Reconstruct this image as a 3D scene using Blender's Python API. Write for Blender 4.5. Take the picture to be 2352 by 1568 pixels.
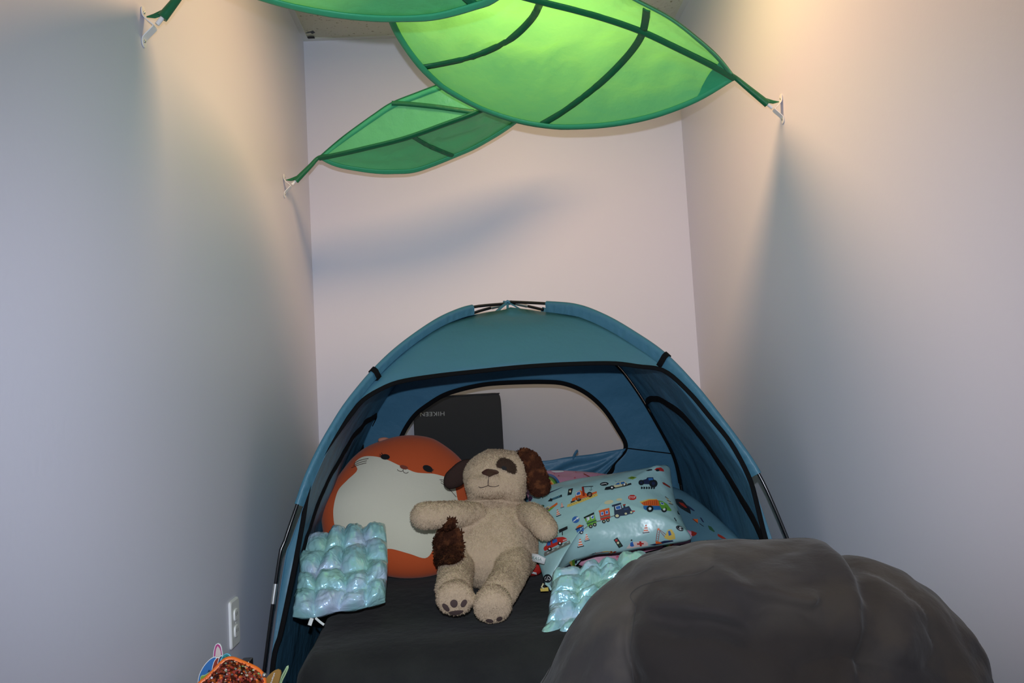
import bpy, bmesh, math, random
from mathutils import Vector, Matrix, noise, geometry
from mathutils.bvhtree import BVHTree
random.seed(7)
sc = bpy.context.scene
for o in list(bpy.data.objects): bpy.data.objects.remove(o)

# ------------------------------------------------------------------ camera
F = 1950.0; CX, CY, CZ = 1176.0, 784.0, 0.95
_d = Vector(((1097-CX)/F, -(930-CY)/F, 1.0)).normalized()
_a, _b = -.056, 1.0
_u = Vector((_a, _b, -(_a*_d.x+_b*_d.y)/_d.z)).normalized()
_r = _u.cross(_d)
if _r.x < 0: _r = -_r
MR = Matrix((_r, _d, _u))               # camera axes -> room axes
O = Vector((0, 0, CZ))
cam_data = bpy.data.cameras.new('camera'); cam = bpy.data.objects.new('camera', cam_data)
sc.collection.objects.link(cam); sc.camera = cam
right = MR @ Vector((1, 0, 0)); up = MR @ Vector((0, 1, 0)); fwd = MR @ Vector((0, 0, 1))
cam.matrix_world = Matrix(((right.x, up.x, -fwd.x, 0), (right.y, up.y, -fwd.y, 0), (right.z, up.z, -fwd.z, CZ), (0, 0, 0, 1)))
cam_data.sensor_width = 36; cam_data.lens = F/2352*36; cam_data.clip_start = .02

# ------------------------------------------------------------------ light
w = bpy.data.worlds.new('world'); sc.world = w; w.use_nodes = True
w.node_tree.nodes['Background'].inputs[0].default_value = (.52, .62, .92, 1)
w.node_tree.nodes['Background'].inputs[1].default_value = .46
def add_light(name, typ, loc, energy, color, target=None, **kw):
    l = bpy.data.lights.new(name, typ); l.energy = energy; l.color = color
    for k, v in kw.items(): setattr(l, k, v)
    o = bpy.data.objects.new(name, l); sc.collection.objects.link(o); o.location = loc
    if target is not None:
        o.rotation_euler = (Vector(target)-Vector(loc)).to_track_quat('-Z', 'Y').to_euler()
    return o
add_light('camera_flash', 'SPOT', (0, 0.01, CZ+.115), 124, (.82, .89, 1.0), (.1, 3.0, .95), spot_size=math.radians(88), spot_blend=.9, shadow_soft_size=.012)
add_light('ceiling_lamp', 'AREA', (.24, 2.14, 2.47), 22, (1.0, .60, .28), (.22, 2.05, 0), shape='DISK', size=.42)
sc.view_settings.view_transform = 'Standard'; sc.view_settings.look = 'None'
sc.view_settings.exposure = 0.0; sc.view_settings.gamma = 1.0; sc.view_settings.use_curve_mapping = False

# ------------------------------------------------------------------ pixel <-> room helpers (f in 2352x1568 frame)
def ray(px, py): return MR @ Vector(((px-CX)/F, -(py-CY)/F, 1.0))
def P(px, py, Y):
    w_ = ray(px, py); return O + w_*(Y/w_.y)
def PX(px, py, X):
    w_ = ray(px, py); return O + w_*(X/w_.x)
def PZ(px, py, Z):
    w_ = ray(px, py); return O + w_*((Z-CZ)/w_.z)
def PP(px, py, p0, n):
    w_ = ray(px, py); return O + w_*((Vector(p0)-O).dot(n)/w_.dot(n))
def PF(px, py, g, t0=1.0, t1=3.4):
    """first point of the ray where g(p)=0 (g<0 near, >0 far)"""
    w_ = ray(px, py); w_ = w_/w_.y; a = t0; fa = g(O+w_*a); N = 120
    for i in range(1, N+1):
        b = t0+(t1-t0)*i/N; fb = g(O+w_*b)
        if fa*fb <= 0:
            for _ in range(30):
                m = (a+b)/2; fm = g(O+w_*m)
                if fa*fm <= 0: b = m
                else: a, fa = m, fm
            return O+w_*((a+b)/2)
        a, fa = b, fb
    return O+w_*t1
def proj(p):
    v = MR.transposed() @ (Vector(p)-O); return CX+F*v.x/v.z, CY-F*v.y/v.z
def catmull(pts, n, closed=False):
    pts = [Vector(p) for p in pts]; m = len(pts)
    def seg(i, t):
        if closed: a, b, c, d = (pts[(i+k) % m] for k in (-1, 0, 1, 2))
        else: a, b, c, d = (pts[min(max(i+k, 0), m-1)] for k in (-1, 0, 1, 2))
        return 0.5*((2*b)+(c-a)*t+(2*a-5*b+4*c-d)*t*t+(3*b-a-3*c+d)*t**3)
    dense = []; S = m if closed else m-1
    for i in range(S):
        for k in range(12): dense.append(seg(i, k/12))
    if not closed: dense.append(pts[-1].copy())
    else: dense.append(dense[0].copy())
    L = [0]
    for i in range(1, len(dense)): L.append(L[-1]+(dense[i]-dense[i-1]).length)
    out = []; j = 0; cnt = n if closed else n-1
    for i in range(n):
        s = L[-1]*i/cnt
        while j < len(L)-2 and L[j+1] < s: j += 1
        dd = L[j+1]-L[j]; out.append(dense[j].lerp(dense[j+1], (s-L[j])/dd if dd > 1e-9 else 0))
    return out
def lerp1(tab, x):
    if x <= tab[0][0]: return tab[0][1]
    for (a, va), (b, vb) in zip(tab, tab[1:]):
        if x <= b: return va+(vb-va)*(x-a)/(b-a)
    return tab[-1][1]
def nz(v, s, seed=0.0): return noise.noise(Vector(v)*s+Vector((seed, seed*1.7, seed*.3)))
def sstep(a, b, x):
    t = min(max((x-a)/(b-a), 0), 1); return t*t*(3-2*t)

# ------------------------------------------------------------------ materials
def mat(name, col, rough=.6, metal=0, bump=None, vary=None, spec=.5, sheen=0, transl=0, extra=None, coat=0):
    m = bpy.data.materials.new(name); m.use_nodes = True; nt = m.node_tree; N = nt.nodes; L = nt.links
    b = N['Principled BSDF']; b.inputs['Base Color'].default_value = (*col, 1); b.inputs['Roughness'].default_value = rough
    b.inputs['Metallic'].default_value = metal; b.inputs['Specular IOR Level'].default_value = spec
    b.inputs['Sheen Weight'].default_value = sheen; b.inputs['Coat Weight'].default_value = coat
    tc = N.new('ShaderNodeTexCoord')
    csock = None
    if vary:   # (scale, other colour, lo, hi)
        n = N.new('ShaderNodeTexNoise'); n.inputs['Scale'].default_value = vary[0]; n.inputs['Detail'].default_value = 5
        L.new(tc.outputs['Object'], n.inputs['Vector'])
        r = N.new('ShaderNodeMapRange'); r.inputs['From Min'].default_value = vary[2]; r.inputs['From Max'].default_value = vary[3]
        L.new(n.outputs['Fac'], r.inputs['Value'])
        mx = N.new('ShaderNodeMix'); mx.data_type = 'RGBA'; mx.inputs['A'].default_value = (*col, 1); mx.inputs['B'].default_value = (*vary[1], 1)
        L.new(r.outputs['Result'], mx.inputs['Factor']); csock = mx.outputs['Result']; L.new(csock, b.inputs['Base Color'])
    bs = None
    if bump:   # (scale, strength, distance)
        n = N.new('ShaderNodeTexNoise'); n.inputs['Scale'].default_value = bump[0]; n.inputs['Detail'].default_value = 4
        L.new(tc.outputs['Object'], n.inputs['Vector'])
        bn = N.new('ShaderNodeBump'); bn.inputs['Strength'].default_value = bump[1]; bn.inputs['Distance'].default_value = bump[2]
        L.new(n.outputs['Fac'], bn.inputs['Height']); L.new(bn.outputs['Normal'], b.inputs['Normal']); bs = bn
    if transl:
        t = N.new('ShaderNodeBsdfTranslucent'); tcol = extra or col; t.inputs['Color'].default_value = (*tcol, 1)
        mx = N.new('ShaderNodeMixShader'); mx.inputs['Fac'].default_value = transl
        L.new(b.outputs[0], mx.inputs[1]); L.new(t.outputs[0], mx.inputs[2])
        if bs: L.new(bs.outputs['Normal'], t.inputs['Normal'])
        L.new(mx.outputs[0], N['Material Output'].inputs['Surface'])
    return m
M = {}
M['wall'] = mat('wall_paint', (.65, .65, .76), .42, bump=(90, .12, .002), spec=.35)
M['ceil'] = mat('ceiling_tile', (.62, .60, .52), .9, bump=(60, .6, .004), vary=(70, (.30, .27, .20), .62, .70), spec=.1)
M['metal_white'] = mat('white_painted_metal', (.80, .80, .80), .35)
M['grid'] = mat('ceiling_grid_metal', (.62, .62, .62), .5)
M['floor'] = mat('floor_carpet', (.10, .10, .11), .95, bump=(400, .5, .003))
M['mat'] = mat('black_fleece', (.019, .019, .020), .95, bump=(30, .35, .01), vary=(5, (.029, .030, .029), .45, .7), spec=.12, sheen=.05)
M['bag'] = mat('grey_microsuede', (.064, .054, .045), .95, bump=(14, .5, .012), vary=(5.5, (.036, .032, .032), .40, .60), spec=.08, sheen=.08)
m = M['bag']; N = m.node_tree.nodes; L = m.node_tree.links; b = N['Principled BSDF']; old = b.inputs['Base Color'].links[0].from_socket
at = N.new('ShaderNodeAttribute'); at.attribute_name = 'nap_and_shade'; hs = N.new('ShaderNodeMix'); hs.data_type = 'RGBA'; hs.inputs['A'].default_value = (.017, .014, .013, 1)  # dark end of the cover colour: brushed nap plus painted fold shading
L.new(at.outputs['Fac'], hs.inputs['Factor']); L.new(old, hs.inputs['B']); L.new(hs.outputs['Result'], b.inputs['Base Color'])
M['bag_seam'] = mat('grey_microsuede_seam', (.045, .042, .042), .95, spec=.08)
M['tent'] = mat('tent_teal_nylon', (.072, .20, .285), .46, bump=(11, .45, .014), transl=.14, spec=.4)
M['tent_in'] = mat('tent_blue_nylon', (.065, .195, .31), .46, bump=(11, .55, .016), transl=.14, spec=.4)
M['sleeve'] = mat('tent_sleeve_nylon', (.065, .20, .29), .45, bump=(30, .4, .008), transl=.12, spec=.45)
M['trim'] = mat('black_webbing', (.005, .005, .006), .9, spec=.12, bump=(300, .3, .001))
M['pole'] = mat('black_fibreglass', (.006, .006, .007), .18)
M['ferrule'] = mat('brushed_metal', (.55, .56, .55), .3, metal=.9)
m = bpy.data.materials.new('mesh_netting'); m.use_nodes = True
N = m.node_tree.nodes; L = m.node_tree.links
t = N.new('ShaderNodeBsdfTransparent'); mx = N.new('ShaderNodeMixShader'); mx.inputs[0].default_value = .33
N['Principled BSDF'].inputs['Base Color'].default_value = (.03, .03, .035, 1); N['Principled BSDF'].inputs['Roughness'].default_value = .9
L.new(t.outputs[0], mx.inputs[1]); L.new(N['Principled BSDF'].outputs[0], mx.inputs[2]); L.new(mx.outputs[0], N['Material Output'].inputs['Surface'])
M['mesh'] = m
M['case'] = mat('charcoal_case_cloth', (.022, .023, .026), .8, bump=(200, .2, .001))
M['case_print'] = mat('grey_print', (.42, .44, .48), .7)
M['leaf'] = mat('leaf_green_nylon', (.12, .56, .26), .38, bump=(16, .45, .012), transl=.32, extra=(.17, .60, .17), spec=.4)
M['leaf_trim'] = mat('leaf_dark_green_band', (.008, .135, .055), .45, bump=(60, .4, .003), transl=.06, spec=.4)
M['leaf_hem'] = mat('leaf_hem_green', (.05, .42, .21), .45, bump=(60, .4, .003), transl=.15, spec=.4)
M['orange'] = mat('fox_orange_plush', (.62, .105, .03), .95, bump=(260, .25, .002), sheen=.12, spec=.15)
M['foxwhite'] = mat('fox_cream_plush', (.74, .70, .55), .95, bump=(260, .25, .002), sheen=.08, spec=.15)
M['salmon'] = mat('salmon_plush', (.60, .24, .16), .95)
M['cream'] = mat('cream_fur', (.56, .42, .285), .98, bump=(220, .5, .003), sheen=.05, spec=.1)
M['brown'] = mat('curly_brown_fur', (.050, .017, .009), .98, bump=(120, .6, .004), vary=(45, (.125, .043, .018), .50, .66), spec=.1)
M['darkbrown'] = mat('dark_brown_fur', (.042, .024, .020), .98, bump=(200, .5, .003), spec=.1)
M['patchbrown'] = mat('eye_patch_fur', (.055, .033, .023), .98, bump=(220, .4, .002), spec=.1)
M['nose'] = mat('brown_satin', (.055, .018, .016), .5)
M['noser'] = mat('rust_embroidery', (.24, .055, .03), .6)
M['thread'] = mat('brown_thread', (.05, .025, .02), .7)
M['paw'] = mat('taupe_felt', (.075, .045, .040), .9)
M['black'] = mat('black_print', (.006, .006, .007), .8)
M['tag'] = mat('white_satin_label', (.70, .72, .70), .5)
M['taggreen'] = mat('green_lettering', (.05, .17, .13), .6)
M['satin'] = mat('mint_satin', (.35, .56, .56), .30, bump=(7, .5, .02), spec=.6)
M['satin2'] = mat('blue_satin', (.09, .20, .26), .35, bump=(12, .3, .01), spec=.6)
M['pink'] = mat('pink_satin', (.62, .27, .38), .35, bump=(12, .3, .01), spec=.6)
def pm(n, c, r=.4): M[n] = mat('print_'+n, c, r, spec=.5)
pm('navy', (.020, .028, .075)); pm('red', (.50, .028, .022)); pm('orangep', (.72, .13, .025)); pm('greenp', (.14, .38, .045)); pm('bluep', (.035, .13, .42))
pm('yellow', (.68, .50, .12)); pm('whitep', (.78, .80, .80)); pm('dark', (.014, .018, .022)); pm('grey', (.16, .17, .15)); pm('creamp', (.62, .58, .36))
pm('darkgreen', (.03, .10, .05)); pm('mast', (.30, .025, .015)); pm('starred', (.55, .05, .10)); pm('pale', (.70, .55, .50)); pm('hub', (.45, .45, .30)); pm('purple', (.10, .02, .12)); pm('teal', (.02, .22, .20)); pm('lightblue', (.12, .42, .58)); pm('blue2', (.03, .15, .40)); pm('rust', (.26, .035, .02)); pm('limeg', (.20, .34, .03)); pm('pinkp', (.42, .06, .20)); pm('skin', (.60, .50, .46)); pm('gold', (.30, .16, .035)); pm('paleg', (.35, .48, .26)); pm('orangebind', (.85, .17, .02))
# pearlescent film of the puffy pads
m = mat('pearl_aqua_film', (.36, .66, .66), .27, metal=.18, spec=.8, coat=.5)
N = m.node_tree.nodes; L = m.node_tree.links; b = N['Principled BSDF']
b.inputs['Thin Film Thickness'].default_value = 300; b.inputs['Thin Film IOR'].default_value = 1.5; b.inputs['Coat Roughness'].default_value = .12
tc = N.new('ShaderNodeTexCoord'); n = N.new('ShaderNodeTexNoise'); n.inputs['Scale'].default_value = 16; n.inputs['Detail'].default_value = 3; n.inputs['Distortion'].default_value = 1.2
L.new(tc.outputs['Object'], n.inputs['Vector']); bn = N.new('ShaderNodeBump'); bn.inputs['Strength'].default_value = .6; bn.inputs['Distance'].default_value = .014
L.new(n.outputs['Fac'], bn.inputs['Height']); L.new(bn.outputs['Normal'], b.inputs['Normal'])
n2 = N.new('ShaderNodeTexNoise'); n2.inputs['Scale'].default_value = 9; L.new(tc.outputs['Object'], n2.inputs['Vector'])
cr = N.new('ShaderNodeValToRGB'); cr.color_ramp.elements[0].position = .35; cr.color_ramp.elements[0].color = (.40, .70, .62, 1); cr.color_ramp.elements[1].position = .68; cr.color_ramp.elements[1].color = (.55, .68, .86, 1)
e = cr.color_ramp.elements.new(.5); e.color = (.36, .66, .70, 1)
L.new(n2.outputs['Fac'], cr.inputs['Fac']); L.new(cr.outputs['Color'], b.inputs['Base Color']); M['pearl'] = m
# sequins
m = bpy.data.materials.new('orange_sequins'); m.use_nodes = True; N = m.node_tree.nodes; L = m.node_tree.links; b = N['Principled BSDF']
tc = N.new('ShaderNodeTexCoord'); v = N.new('ShaderNodeTexVoronoi'); v.inputs['Scale'].default_value = 190
L.new(tc.outputs['Object'], v.inputs['Vector']); cr = N.new('ShaderNodeValToRGB'); s = N.new('ShaderNodeSeparateColor'); L.new(v.outputs['Color'], s.inputs[0]); L.new(s.outputs[0], cr.inputs['Fac'])
E_ = cr.color_ramp.elements; E_[0].color = (.05, .008, .005, 1); E_[0].position = .15; E_[1].position = .97; E_[1].color = (.9, .85, .8, 1)
e = E_.new(.55); e.color = (.12, .02, .008, 1); e = E_.new(.86); e.color = (.42, .08, .010, 1); e = E_.new(.94); e.color = (.75, .25, .04, 1)
L.new(cr.outputs['Color'], b.inputs['Base Color']); b.inputs['Metallic'].default_value = .5; b.inputs['Roughness'].default_value = .25
nm = N.new('ShaderNodeBump'); nm.inputs['Strength'].default_value = .9; nm.inputs['Distance'].default_value = .004; L.new(s.outputs[1], nm.inputs['Height']); L.new(nm.outputs['Normal'], b.inputs['Normal'])
M['sequin'] = m

# ------------------------------------------------------------------ mesh helpers
COL = sc.collection
class MB:
    def __init__(s): s.v = []; s.f = []; s.m = []; s.mats = []
    def mi(s, mt):
        if mt not in s.mats: s.mats.append(mt)
        return s.mats.index(mt)
    def add(s, vs, fs, mt):
        o = len(s.v); k = s.mi(mt); s.v += [Vector(p) for p in vs]; s.f += [tuple(i+o for i in f) for f in fs]; s.m += [k]*len(fs)
    def grid(s, rows, mt, closed_u=False, closed_v=False):
        nr = len(rows); nc = len(rows[0]); vs = [p for r_ in rows for p in r_]; fs = []
        for i in range(nr if closed_v else nr-1):
            for j in range(nc if closed_u else nc-1):
                a = i*nc+j; b_ = i*nc+(j+1) % nc; c = ((i+1) % nr)*nc+(j+1) % nc; d = ((i+1) % nr)*nc+j
                fs.append((a, b_, c, d))
        s.add(vs, fs, mt)
    def box(s, lo, hi, mt, M4=None):
        x0, y0, z0 = lo; x1, y1, z1 = hi
        vs = [Vector(p) for p in ((x0,y0,z0),(x1,y0,z0),(x1,y1,z0),(x0,y1,z0),(x0,y0,z1),(x1,y0,z1),(x1,y1,z1),(x0,y1,z1))]
        if M4: vs = [M4 @ p for p in vs]
        s.add(vs, [(3,2,1,0),(4,5,6,7),(0,1,5,4),(1,2,6,5),(2,3,7,6),(3,0,4,7)], mt)
    def tube(s, pts, r, mt, n=10, closed=False, cap=True):
        pts = [Vector(p) for p in pts]; m_ = len(pts); rows = []; ref = None
        for i, p in enumerate(pts):
            if closed: t_ = (pts[(i+1) % m_]-pts[i-1])
            else: t_ = pts[min(i+1, m_-1)]-pts[max(i-1, 0)]
            t_.normalize()
            if ref is None:
                ref = t_.cross(Vector((0, 0, 1)))
                if ref.length < .1: ref = t_.cross(Vector((1, 0, 0)))
            ref = (ref-t_*ref.dot(t_)).normalized(); q = t_.cross(ref); rr = r[i] if isinstance(r, (list, tuple)) else r
            rows.append([p+(ref*math.cos(2*math.pi*k/n)+q*math.sin(2*math.pi*k/n))*rr for k in range(n)])
        s.grid(rows, mt, closed_u=True, closed_v=closed)
        if cap and not closed:
            for row, rev in ((rows[0], True), (rows[-1], False)):
                s.add(row, [tuple(range(n))[::-1] if rev else tuple(range(n))], mt)
    def ribbon(s, pts, width, th, nfn, mt, closed=False):
        """flat strap along pts, lying in the surface whose normal is nfn(p)"""
        pts = [Vector(p) for p in pts]; m_ = len(pts); rows = []
        for i, p in enumerate(pts):
            t_ = (pts[(i+1) % m_]-pts[i-1]) if closed else (pts[min(i+1, m_-1)]-pts[max(i-1, 0)])
            n_ = nfn(p); b_ = t_.cross(n_)
            if b_.length < 1e-9: b_ = Vector((1, 0, 0))
            b_.normalize(); n_ = b_.cross(t_).normalized(); ww = (width[i] if isinstance(width, (list, tuple)) else width)/2
            rows.append([p+b_*ww-n_*th/2, p+b_*ww+n_*th/2, p+b_*ww*.5+n_*th*.8, p-b_*ww*.5+n_*th*.8, p-b_*ww+n_*th/2, p-b_*ww-n_*th/2])
        s.grid(rows, mt, closed_u=True, closed_v=closed)
        if not closed: s.add(rows[0], [(5,4,3,2,1,0)], mt); s.add(rows[-1], [(0,1,2,3,4,5)], mt)
    def build(s, name, parent=None, smooth=True, mods=None):
        me = bpy.data.meshes.new(name); me.from_pydata([tuple(p) for p in s.v], [], s.f)
        for mt in s.mats: me.materials.append(M[mt])
        me.polygons.foreach_set('material_index', s.m)
        me.polygons.foreach_set('use_smooth', [smooth]*len(me.polygons)); me.update()
        o = bpy.data.objects.new(name, me); COL.objects.link(o)
        if parent: o.parent = parent; o.matrix_parent_inverse = parent_inv(parent)
        for t_, kw in (mods or []):
            md = o.modifiers.new(t_.lower(), t_)
            for k, v_ in kw.items(): setattr(md, k, v_)
        return o
def merge(o, G_):
    """adds printed faces to the mesh of an existing part"""
    me = o.data; idx = []
    for mt in G_.mats:
        if M[mt].name not in [m_.name for m_ in me.materials]: me.materials.append(M[mt])
        idx.append([m_.name for m_ in me.materials].index(M[mt].name))
    bm = bmesh.new(); bm.from_mesh(me); vs = [bm.verts.new(v_) for v_ in G_.v]
    for f_, k in zip(G_.f, G_.m):
        try: ff = bm.faces.new([vs[i] for i in f_]); ff.material_index = idx[k]
        except ValueError: pass
    bm.to_mesh(me); bm.free(); me.update()
def parent_inv(p):
    m_ = Matrix.Translation(p.location) @ p.rotation_euler.to_matrix().to_4x4()
    q = p.parent
    return m_.inverted()
def empty(name, loc=(0, 0, 0)):
    o = bpy.data.objects.new(name, None); COL.objects.link(o); o.location = loc; o.empty_display_size = .05; return o
def tag(o, label=None, cat=None, group=None, kind=None):
    if label: o['label'] = label
    if cat: o['category'] = cat
    if group: o['group'] = group
    if kind: o['kind'] = kind
    return o
def bvh_of(objs):
    vs = []; fs = []
    for o in objs:
        b0 = len(vs); mw = o.matrix_world if not o.parent else Matrix.Identity(4)
        vs += [v_.co.copy() for v_ in o.data.vertices]; fs += [[i+b0 for i in p.vertices] for p in o.data.polygons]
    return BVHTree.FromPolygons(vs, fs)
def hit(bv, px, py, off=.001, default_Y=2.5):
    d_ = ray(px, py).normalized(); h = bv.ray_cast(O, d_)
    if h[0] is None:
        q = P(px, py, default_Y); h = bv.find_nearest(q)
        return h[0]+(O-h[0]).normalized()*off, h[1]
    n_ = h[1] if h[1].dot(d_) < 0 else -h[1]
    return h[0]-d_*off*.6+n_*off*.6, n_
def decal(mb, bv, poly, mt, off=.001, L_=7, defY=2.5):
    """a printed / appliqued patch: polygon given in frame coordinates, laid on the surface in bv"""
    bm = bmesh.new(); vs = [bm.verts.new((x, y, 0)) for x, y in poly]
    try: f_ = bm.faces.new(vs)
    except ValueError: bm.free(); return
    bmesh.ops.triangulate(bm, faces=bm.faces[:])
    for _ in range(7):
        es = [e_ for e_ in bm.edges if e_.calc_length() > L_]
        if not es: break
        bmesh.ops.subdivide_edges(bm, edges=es, cuts=1); bmesh.ops.triangulate(bm, faces=bm.faces[:])
    bm.verts.index_update(); pts = []; ns = []
    for v_ in bm.verts:
        q, n_ = hit(bv, v_.co.x, v_.co.y, off, defY); pts.append(q)
    fs = [[l.index for l in f_.verts] for f_ in bm.faces]
    out = []
    for f_ in fs:
        a, b_, c = (pts[i] for i in f_)
        if (b_-a).cross(c-a).dot(O-a) < 0: f_ = f_[::-1]
        if max((a-b_).length, (b_-c).length, (a-c).length) < .09: out.append(f_)
    mb.add(pts, out, mt); bm.free()
def ell(cx, cy, rx, ry, rot=0, n=22):
    c, s_ = math.cos(rot), math.sin(rot)
    return [(cx+rx*math.cos(t_)*c-ry*math.sin(t_)*s_, cy+rx*math.cos(t_)*s_+ry*math.sin(t_)*c) for t_ in (2*math.pi*k/n for k in range(n))]
def stroke(pts, w_):
    """a line as a polygon"""
    a = []; b_ = []
    for i, p in enumerate(pts):
        p0 = pts[max(i-1, 0)]; p1 = pts[min(i+1, len(pts)-1)]; dx, dy = p1[0]-p0[0], p1[1]-p0[1]; l = math.hypot(dx, dy) or 1
        nx, ny = -dy/l*w_/2, dx/l*w_/2; a.append((p[0]+nx, p[1]+ny)); b_.append((p[0]-nx, p[1]-ny))
    return a+b_[::-1]
def smooth2(pts, n, closed=True): return [(p.x, p.y) for p in catmull([(x, y, 0) for x, y in pts], n, closed)]
def text_mesh(txt, bold=0):
    cu = bpy.data.curves.new('lettering', 'FONT'); cu.body = txt; cu.align_x = 'CENTER'; cu.align_y = 'CENTER'; cu.size = 1; cu.offset = bold; cu.resolution_u = 3; cu.space_character = 1.08
    o = bpy.data.objects.new('lettering', cu); COL.objects.link(o); dg = bpy.context.evaluated_depsgraph_get(); dg.update()
    me = bpy.data.meshes.new_from_object(o.evaluated_get(dg)); vs = [v_.co.copy() for v_ in me.vertices]; fs = [list(p.vertices) for p in me.polygons]
    bpy.data.objects.remove(o); bpy.data.meshes.remove(me); bpy.data.curves.remove(cu); return vs, fs
def text_decal(mb, bv, txt, cx, cy, w_, h_, rot, mt, off=.0018, bold=.01, skew=0):
    vs, fs = text_mesh(txt, bold); xs = [v_.x for v_ in vs]; ys = [v_.y for v_ in vs]
    x0, x1, y0, y1 = min(xs), max(xs), min(ys), max(ys); c, s_ = math.cos(rot), math.sin(rot); pts = []
    for v_ in vs:
        a = ((v_.x-x0)/(x1-x0)-.5)*w_; b_ = -((v_.y-y0)/(y1-y0)-.5)*h_; a += skew*b_
        pts.append(hit(bv, cx+a*c-b_*s_, cy+a*s_+b_*c, off)[0])
    mb.add(pts, fs, mt)
def inflate(mb, outline, centre, nrm, Tf, Tb, mt, rings=22, pw=2.0, disp=None, expo=.5):
    """closed cushion grown from a rim (list of points): bulges Tf to the front and Tb to the back"""
    nrm = Vector(nrm).normalized(); c = Vector(centre); n = len(outline); rows = []
    for k in range(2*rings+1):
        ph = math.pi*k/(2*rings); s_ = math.sin(ph); sg = 1 if k <= rings else -1
        h = max(1-s_**pw, 0)**expo
        row = []
        for p in outline:
            q = c+(p-c)*s_+nrm*((Tf if sg > 0 else -Tb)*h)
            if disp: q = q+disp(q, s_, sg)
            row.append(q)
        rows.append(row)
    rows = rows[1:-1]
    mb.grid(rows, mt, closed_u=True)
    a = c+nrm*Tf; b_ = c-nrm*Tb
    if disp: a = a+disp(a, 0, 1); b_ = b_+disp(b_, 0, -1)
    o = len(mb.v)-len(rows)*n; k = mb.mi(mt); mb.v += [a, b_]; ia = len(mb.v)-2; ib = ia+1; last = o+(len(rows)-1)*n
    for j in range(n):
        mb.f.append((ia, o+(j+1) % n, o+j)); mb.m.append(k); mb.f.append((ib, last+j, last+(j+1) % n)); mb.m.append(k)
def ellipsoid(mb, c, r, mt, rot=None, nu=32, nv=20, disp=None):
    rows = []
    R_ = rot.to_matrix() if rot else Matrix.Identity(3); c = Vector(c)
    for i in range(nv+1):
        th = math.pi*i/nv; row = []
        for j in range(nu):
            ph = 2*math.pi*j/nu; p = Vector((math.sin(th)*math.cos(ph)*r[0], math.sin(th)*math.sin(ph)*r[1], math.cos(th)*r[2])); row.append(c+R_ @ p)
        rows.append(row)
    mb.grid(rows, mt, closed_u=True)
def capsule(mb, pts, rad, mt, n=24):
    """round ended limb through pts with radii"""
    c = catmull(pts, 16); rr = [lerp1([(i/(len(rad)-1), v_) for i, v_ in enumerate(rad)], k/15) for k in range(16)]
    d0 = (c[0]-c[1]).normalized(); d1 = (c[-1]-c[-2]).normalized(); P_ = []; R_ = []
    for k in range(7): a = math.pi/2*k/7; P_.append(c[0]+d0*rr[0]*math.cos(a)); R_.append(max(rr[0]*math.sin(a), .0008))
    P_ += c; R_ += rr
    for k in range(6, -1, -1): a = math.pi/2*k/7; P_.append(c[-1]+d1*rr[-1]*math.cos(a)); R_.append(max(rr[-1]*math.sin(a), .0008))
    mb.tube(P_, R_, mt, n=n)
def remesh(mb, name, voxel, smooth_it, parent, disp=None):
    o = mb.build(name+'_tmp'); md = o.modifiers.new('r', 'REMESH'); md.mode = 'VOXEL'; md.voxel_size = voxel; md.use_smooth_shade = True
    md = o.modifiers.new('s', 'SMOOTH'); md.factor = .5; md.iterations = smooth_it
    dg = bpy.context.evaluated_depsgraph_get(); dg.update(); me = bpy.data.meshes.new_from_object(o.evaluated_get(dg)); bpy.data.objects.remove(o)
    me.name = name; o = bpy.data.objects.new(name, me); COL.objects.link(o)
    if parent: o.parent = parent; o.matrix_parent_inverse = parent_inv(parent)
    if disp:
        ns = [v_.normal.copy() for v_ in me.vertices]
        for v_, n_ in zip(me.vertices, ns): v_.co = v_.co + n_*disp(v_.co)
    me.polygons.foreach_set('use_smooth', [True]*len(me.polygons))
    me.materials.clear(); me.materials.append(M[mb.mats[0]]); me.update(); return o
def fur(o, count, ln, wd, mt_idx, lean=.75, seed=1, flt=None, curl=0):
    """short pile: adds tapered tufts to the mesh of o"""
    rnd = random.Random(seed); me = o.data; me.calc_loop_triangles(); tris = [t_ for t_ in me.loop_triangles if t_.normal.dot(O-Vector(t_.center)) > -.25*1]
    V = me.vertices; cum = []; A = 0
    for t_ in tris: A += t_.area; cum.append(A)
    import bisect
    vs = []; fs = []
    for _ in range(count):
        t_ = tris[min(bisect.bisect(cum, rnd.random()*A), len(tris)-1)]; u_, v_ = rnd.random(), rnd.random()
        if u_+v_ > 1: u_, v_ = 1-u_, 1-v_
        a, b_, c = (V[i].co for i in t_.vertices); p = a+(b_-a)*u_+(c-a)*v_; n_ = t_.normal
        if flt and not flt(p): continue
        g = Vector((nz(p, 9, seed), nz(p, 9, seed+5), -.5+nz(p, 9, seed+9))) + Vector((rnd.gauss(0, .5), rnd.gauss(0, .5), rnd.gauss(0, .5)))
        g = g-n_*g.dot(n_); g = g.normalized() if g.length > 1e-6 else n_.orthogonal()
        d_ = (n_*(1-lean)+g*lean).normalized(); sd = d_.cross(n_).normalized()*wd*.5; l = ln*rnd.uniform(.7, 1.3); i = len(vs)
        p = p-n_*.0008
        mid = p+d_*l*.55+n_*curl*l*.3; tip = p+d_*l*(1-curl*.35)-n_*0
        vs += [p-sd, p+sd, mid+sd*.8, mid-sd*.8, tip]; fs += [(i, i+1, i+2, i+3), (i+3, i+2, i+4)]
    bm = bmesh.new(); bm.from_mesh(me); bv_ = [bm.verts.new(x) for x in vs]
    for f_ in fs:
        ff = bm.faces.new([bv_[k] for k in f_]); ff.smooth = True; ff.material_index = mt_idx
    bm.to_mesh(me); bm.free(); me.update()

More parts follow.
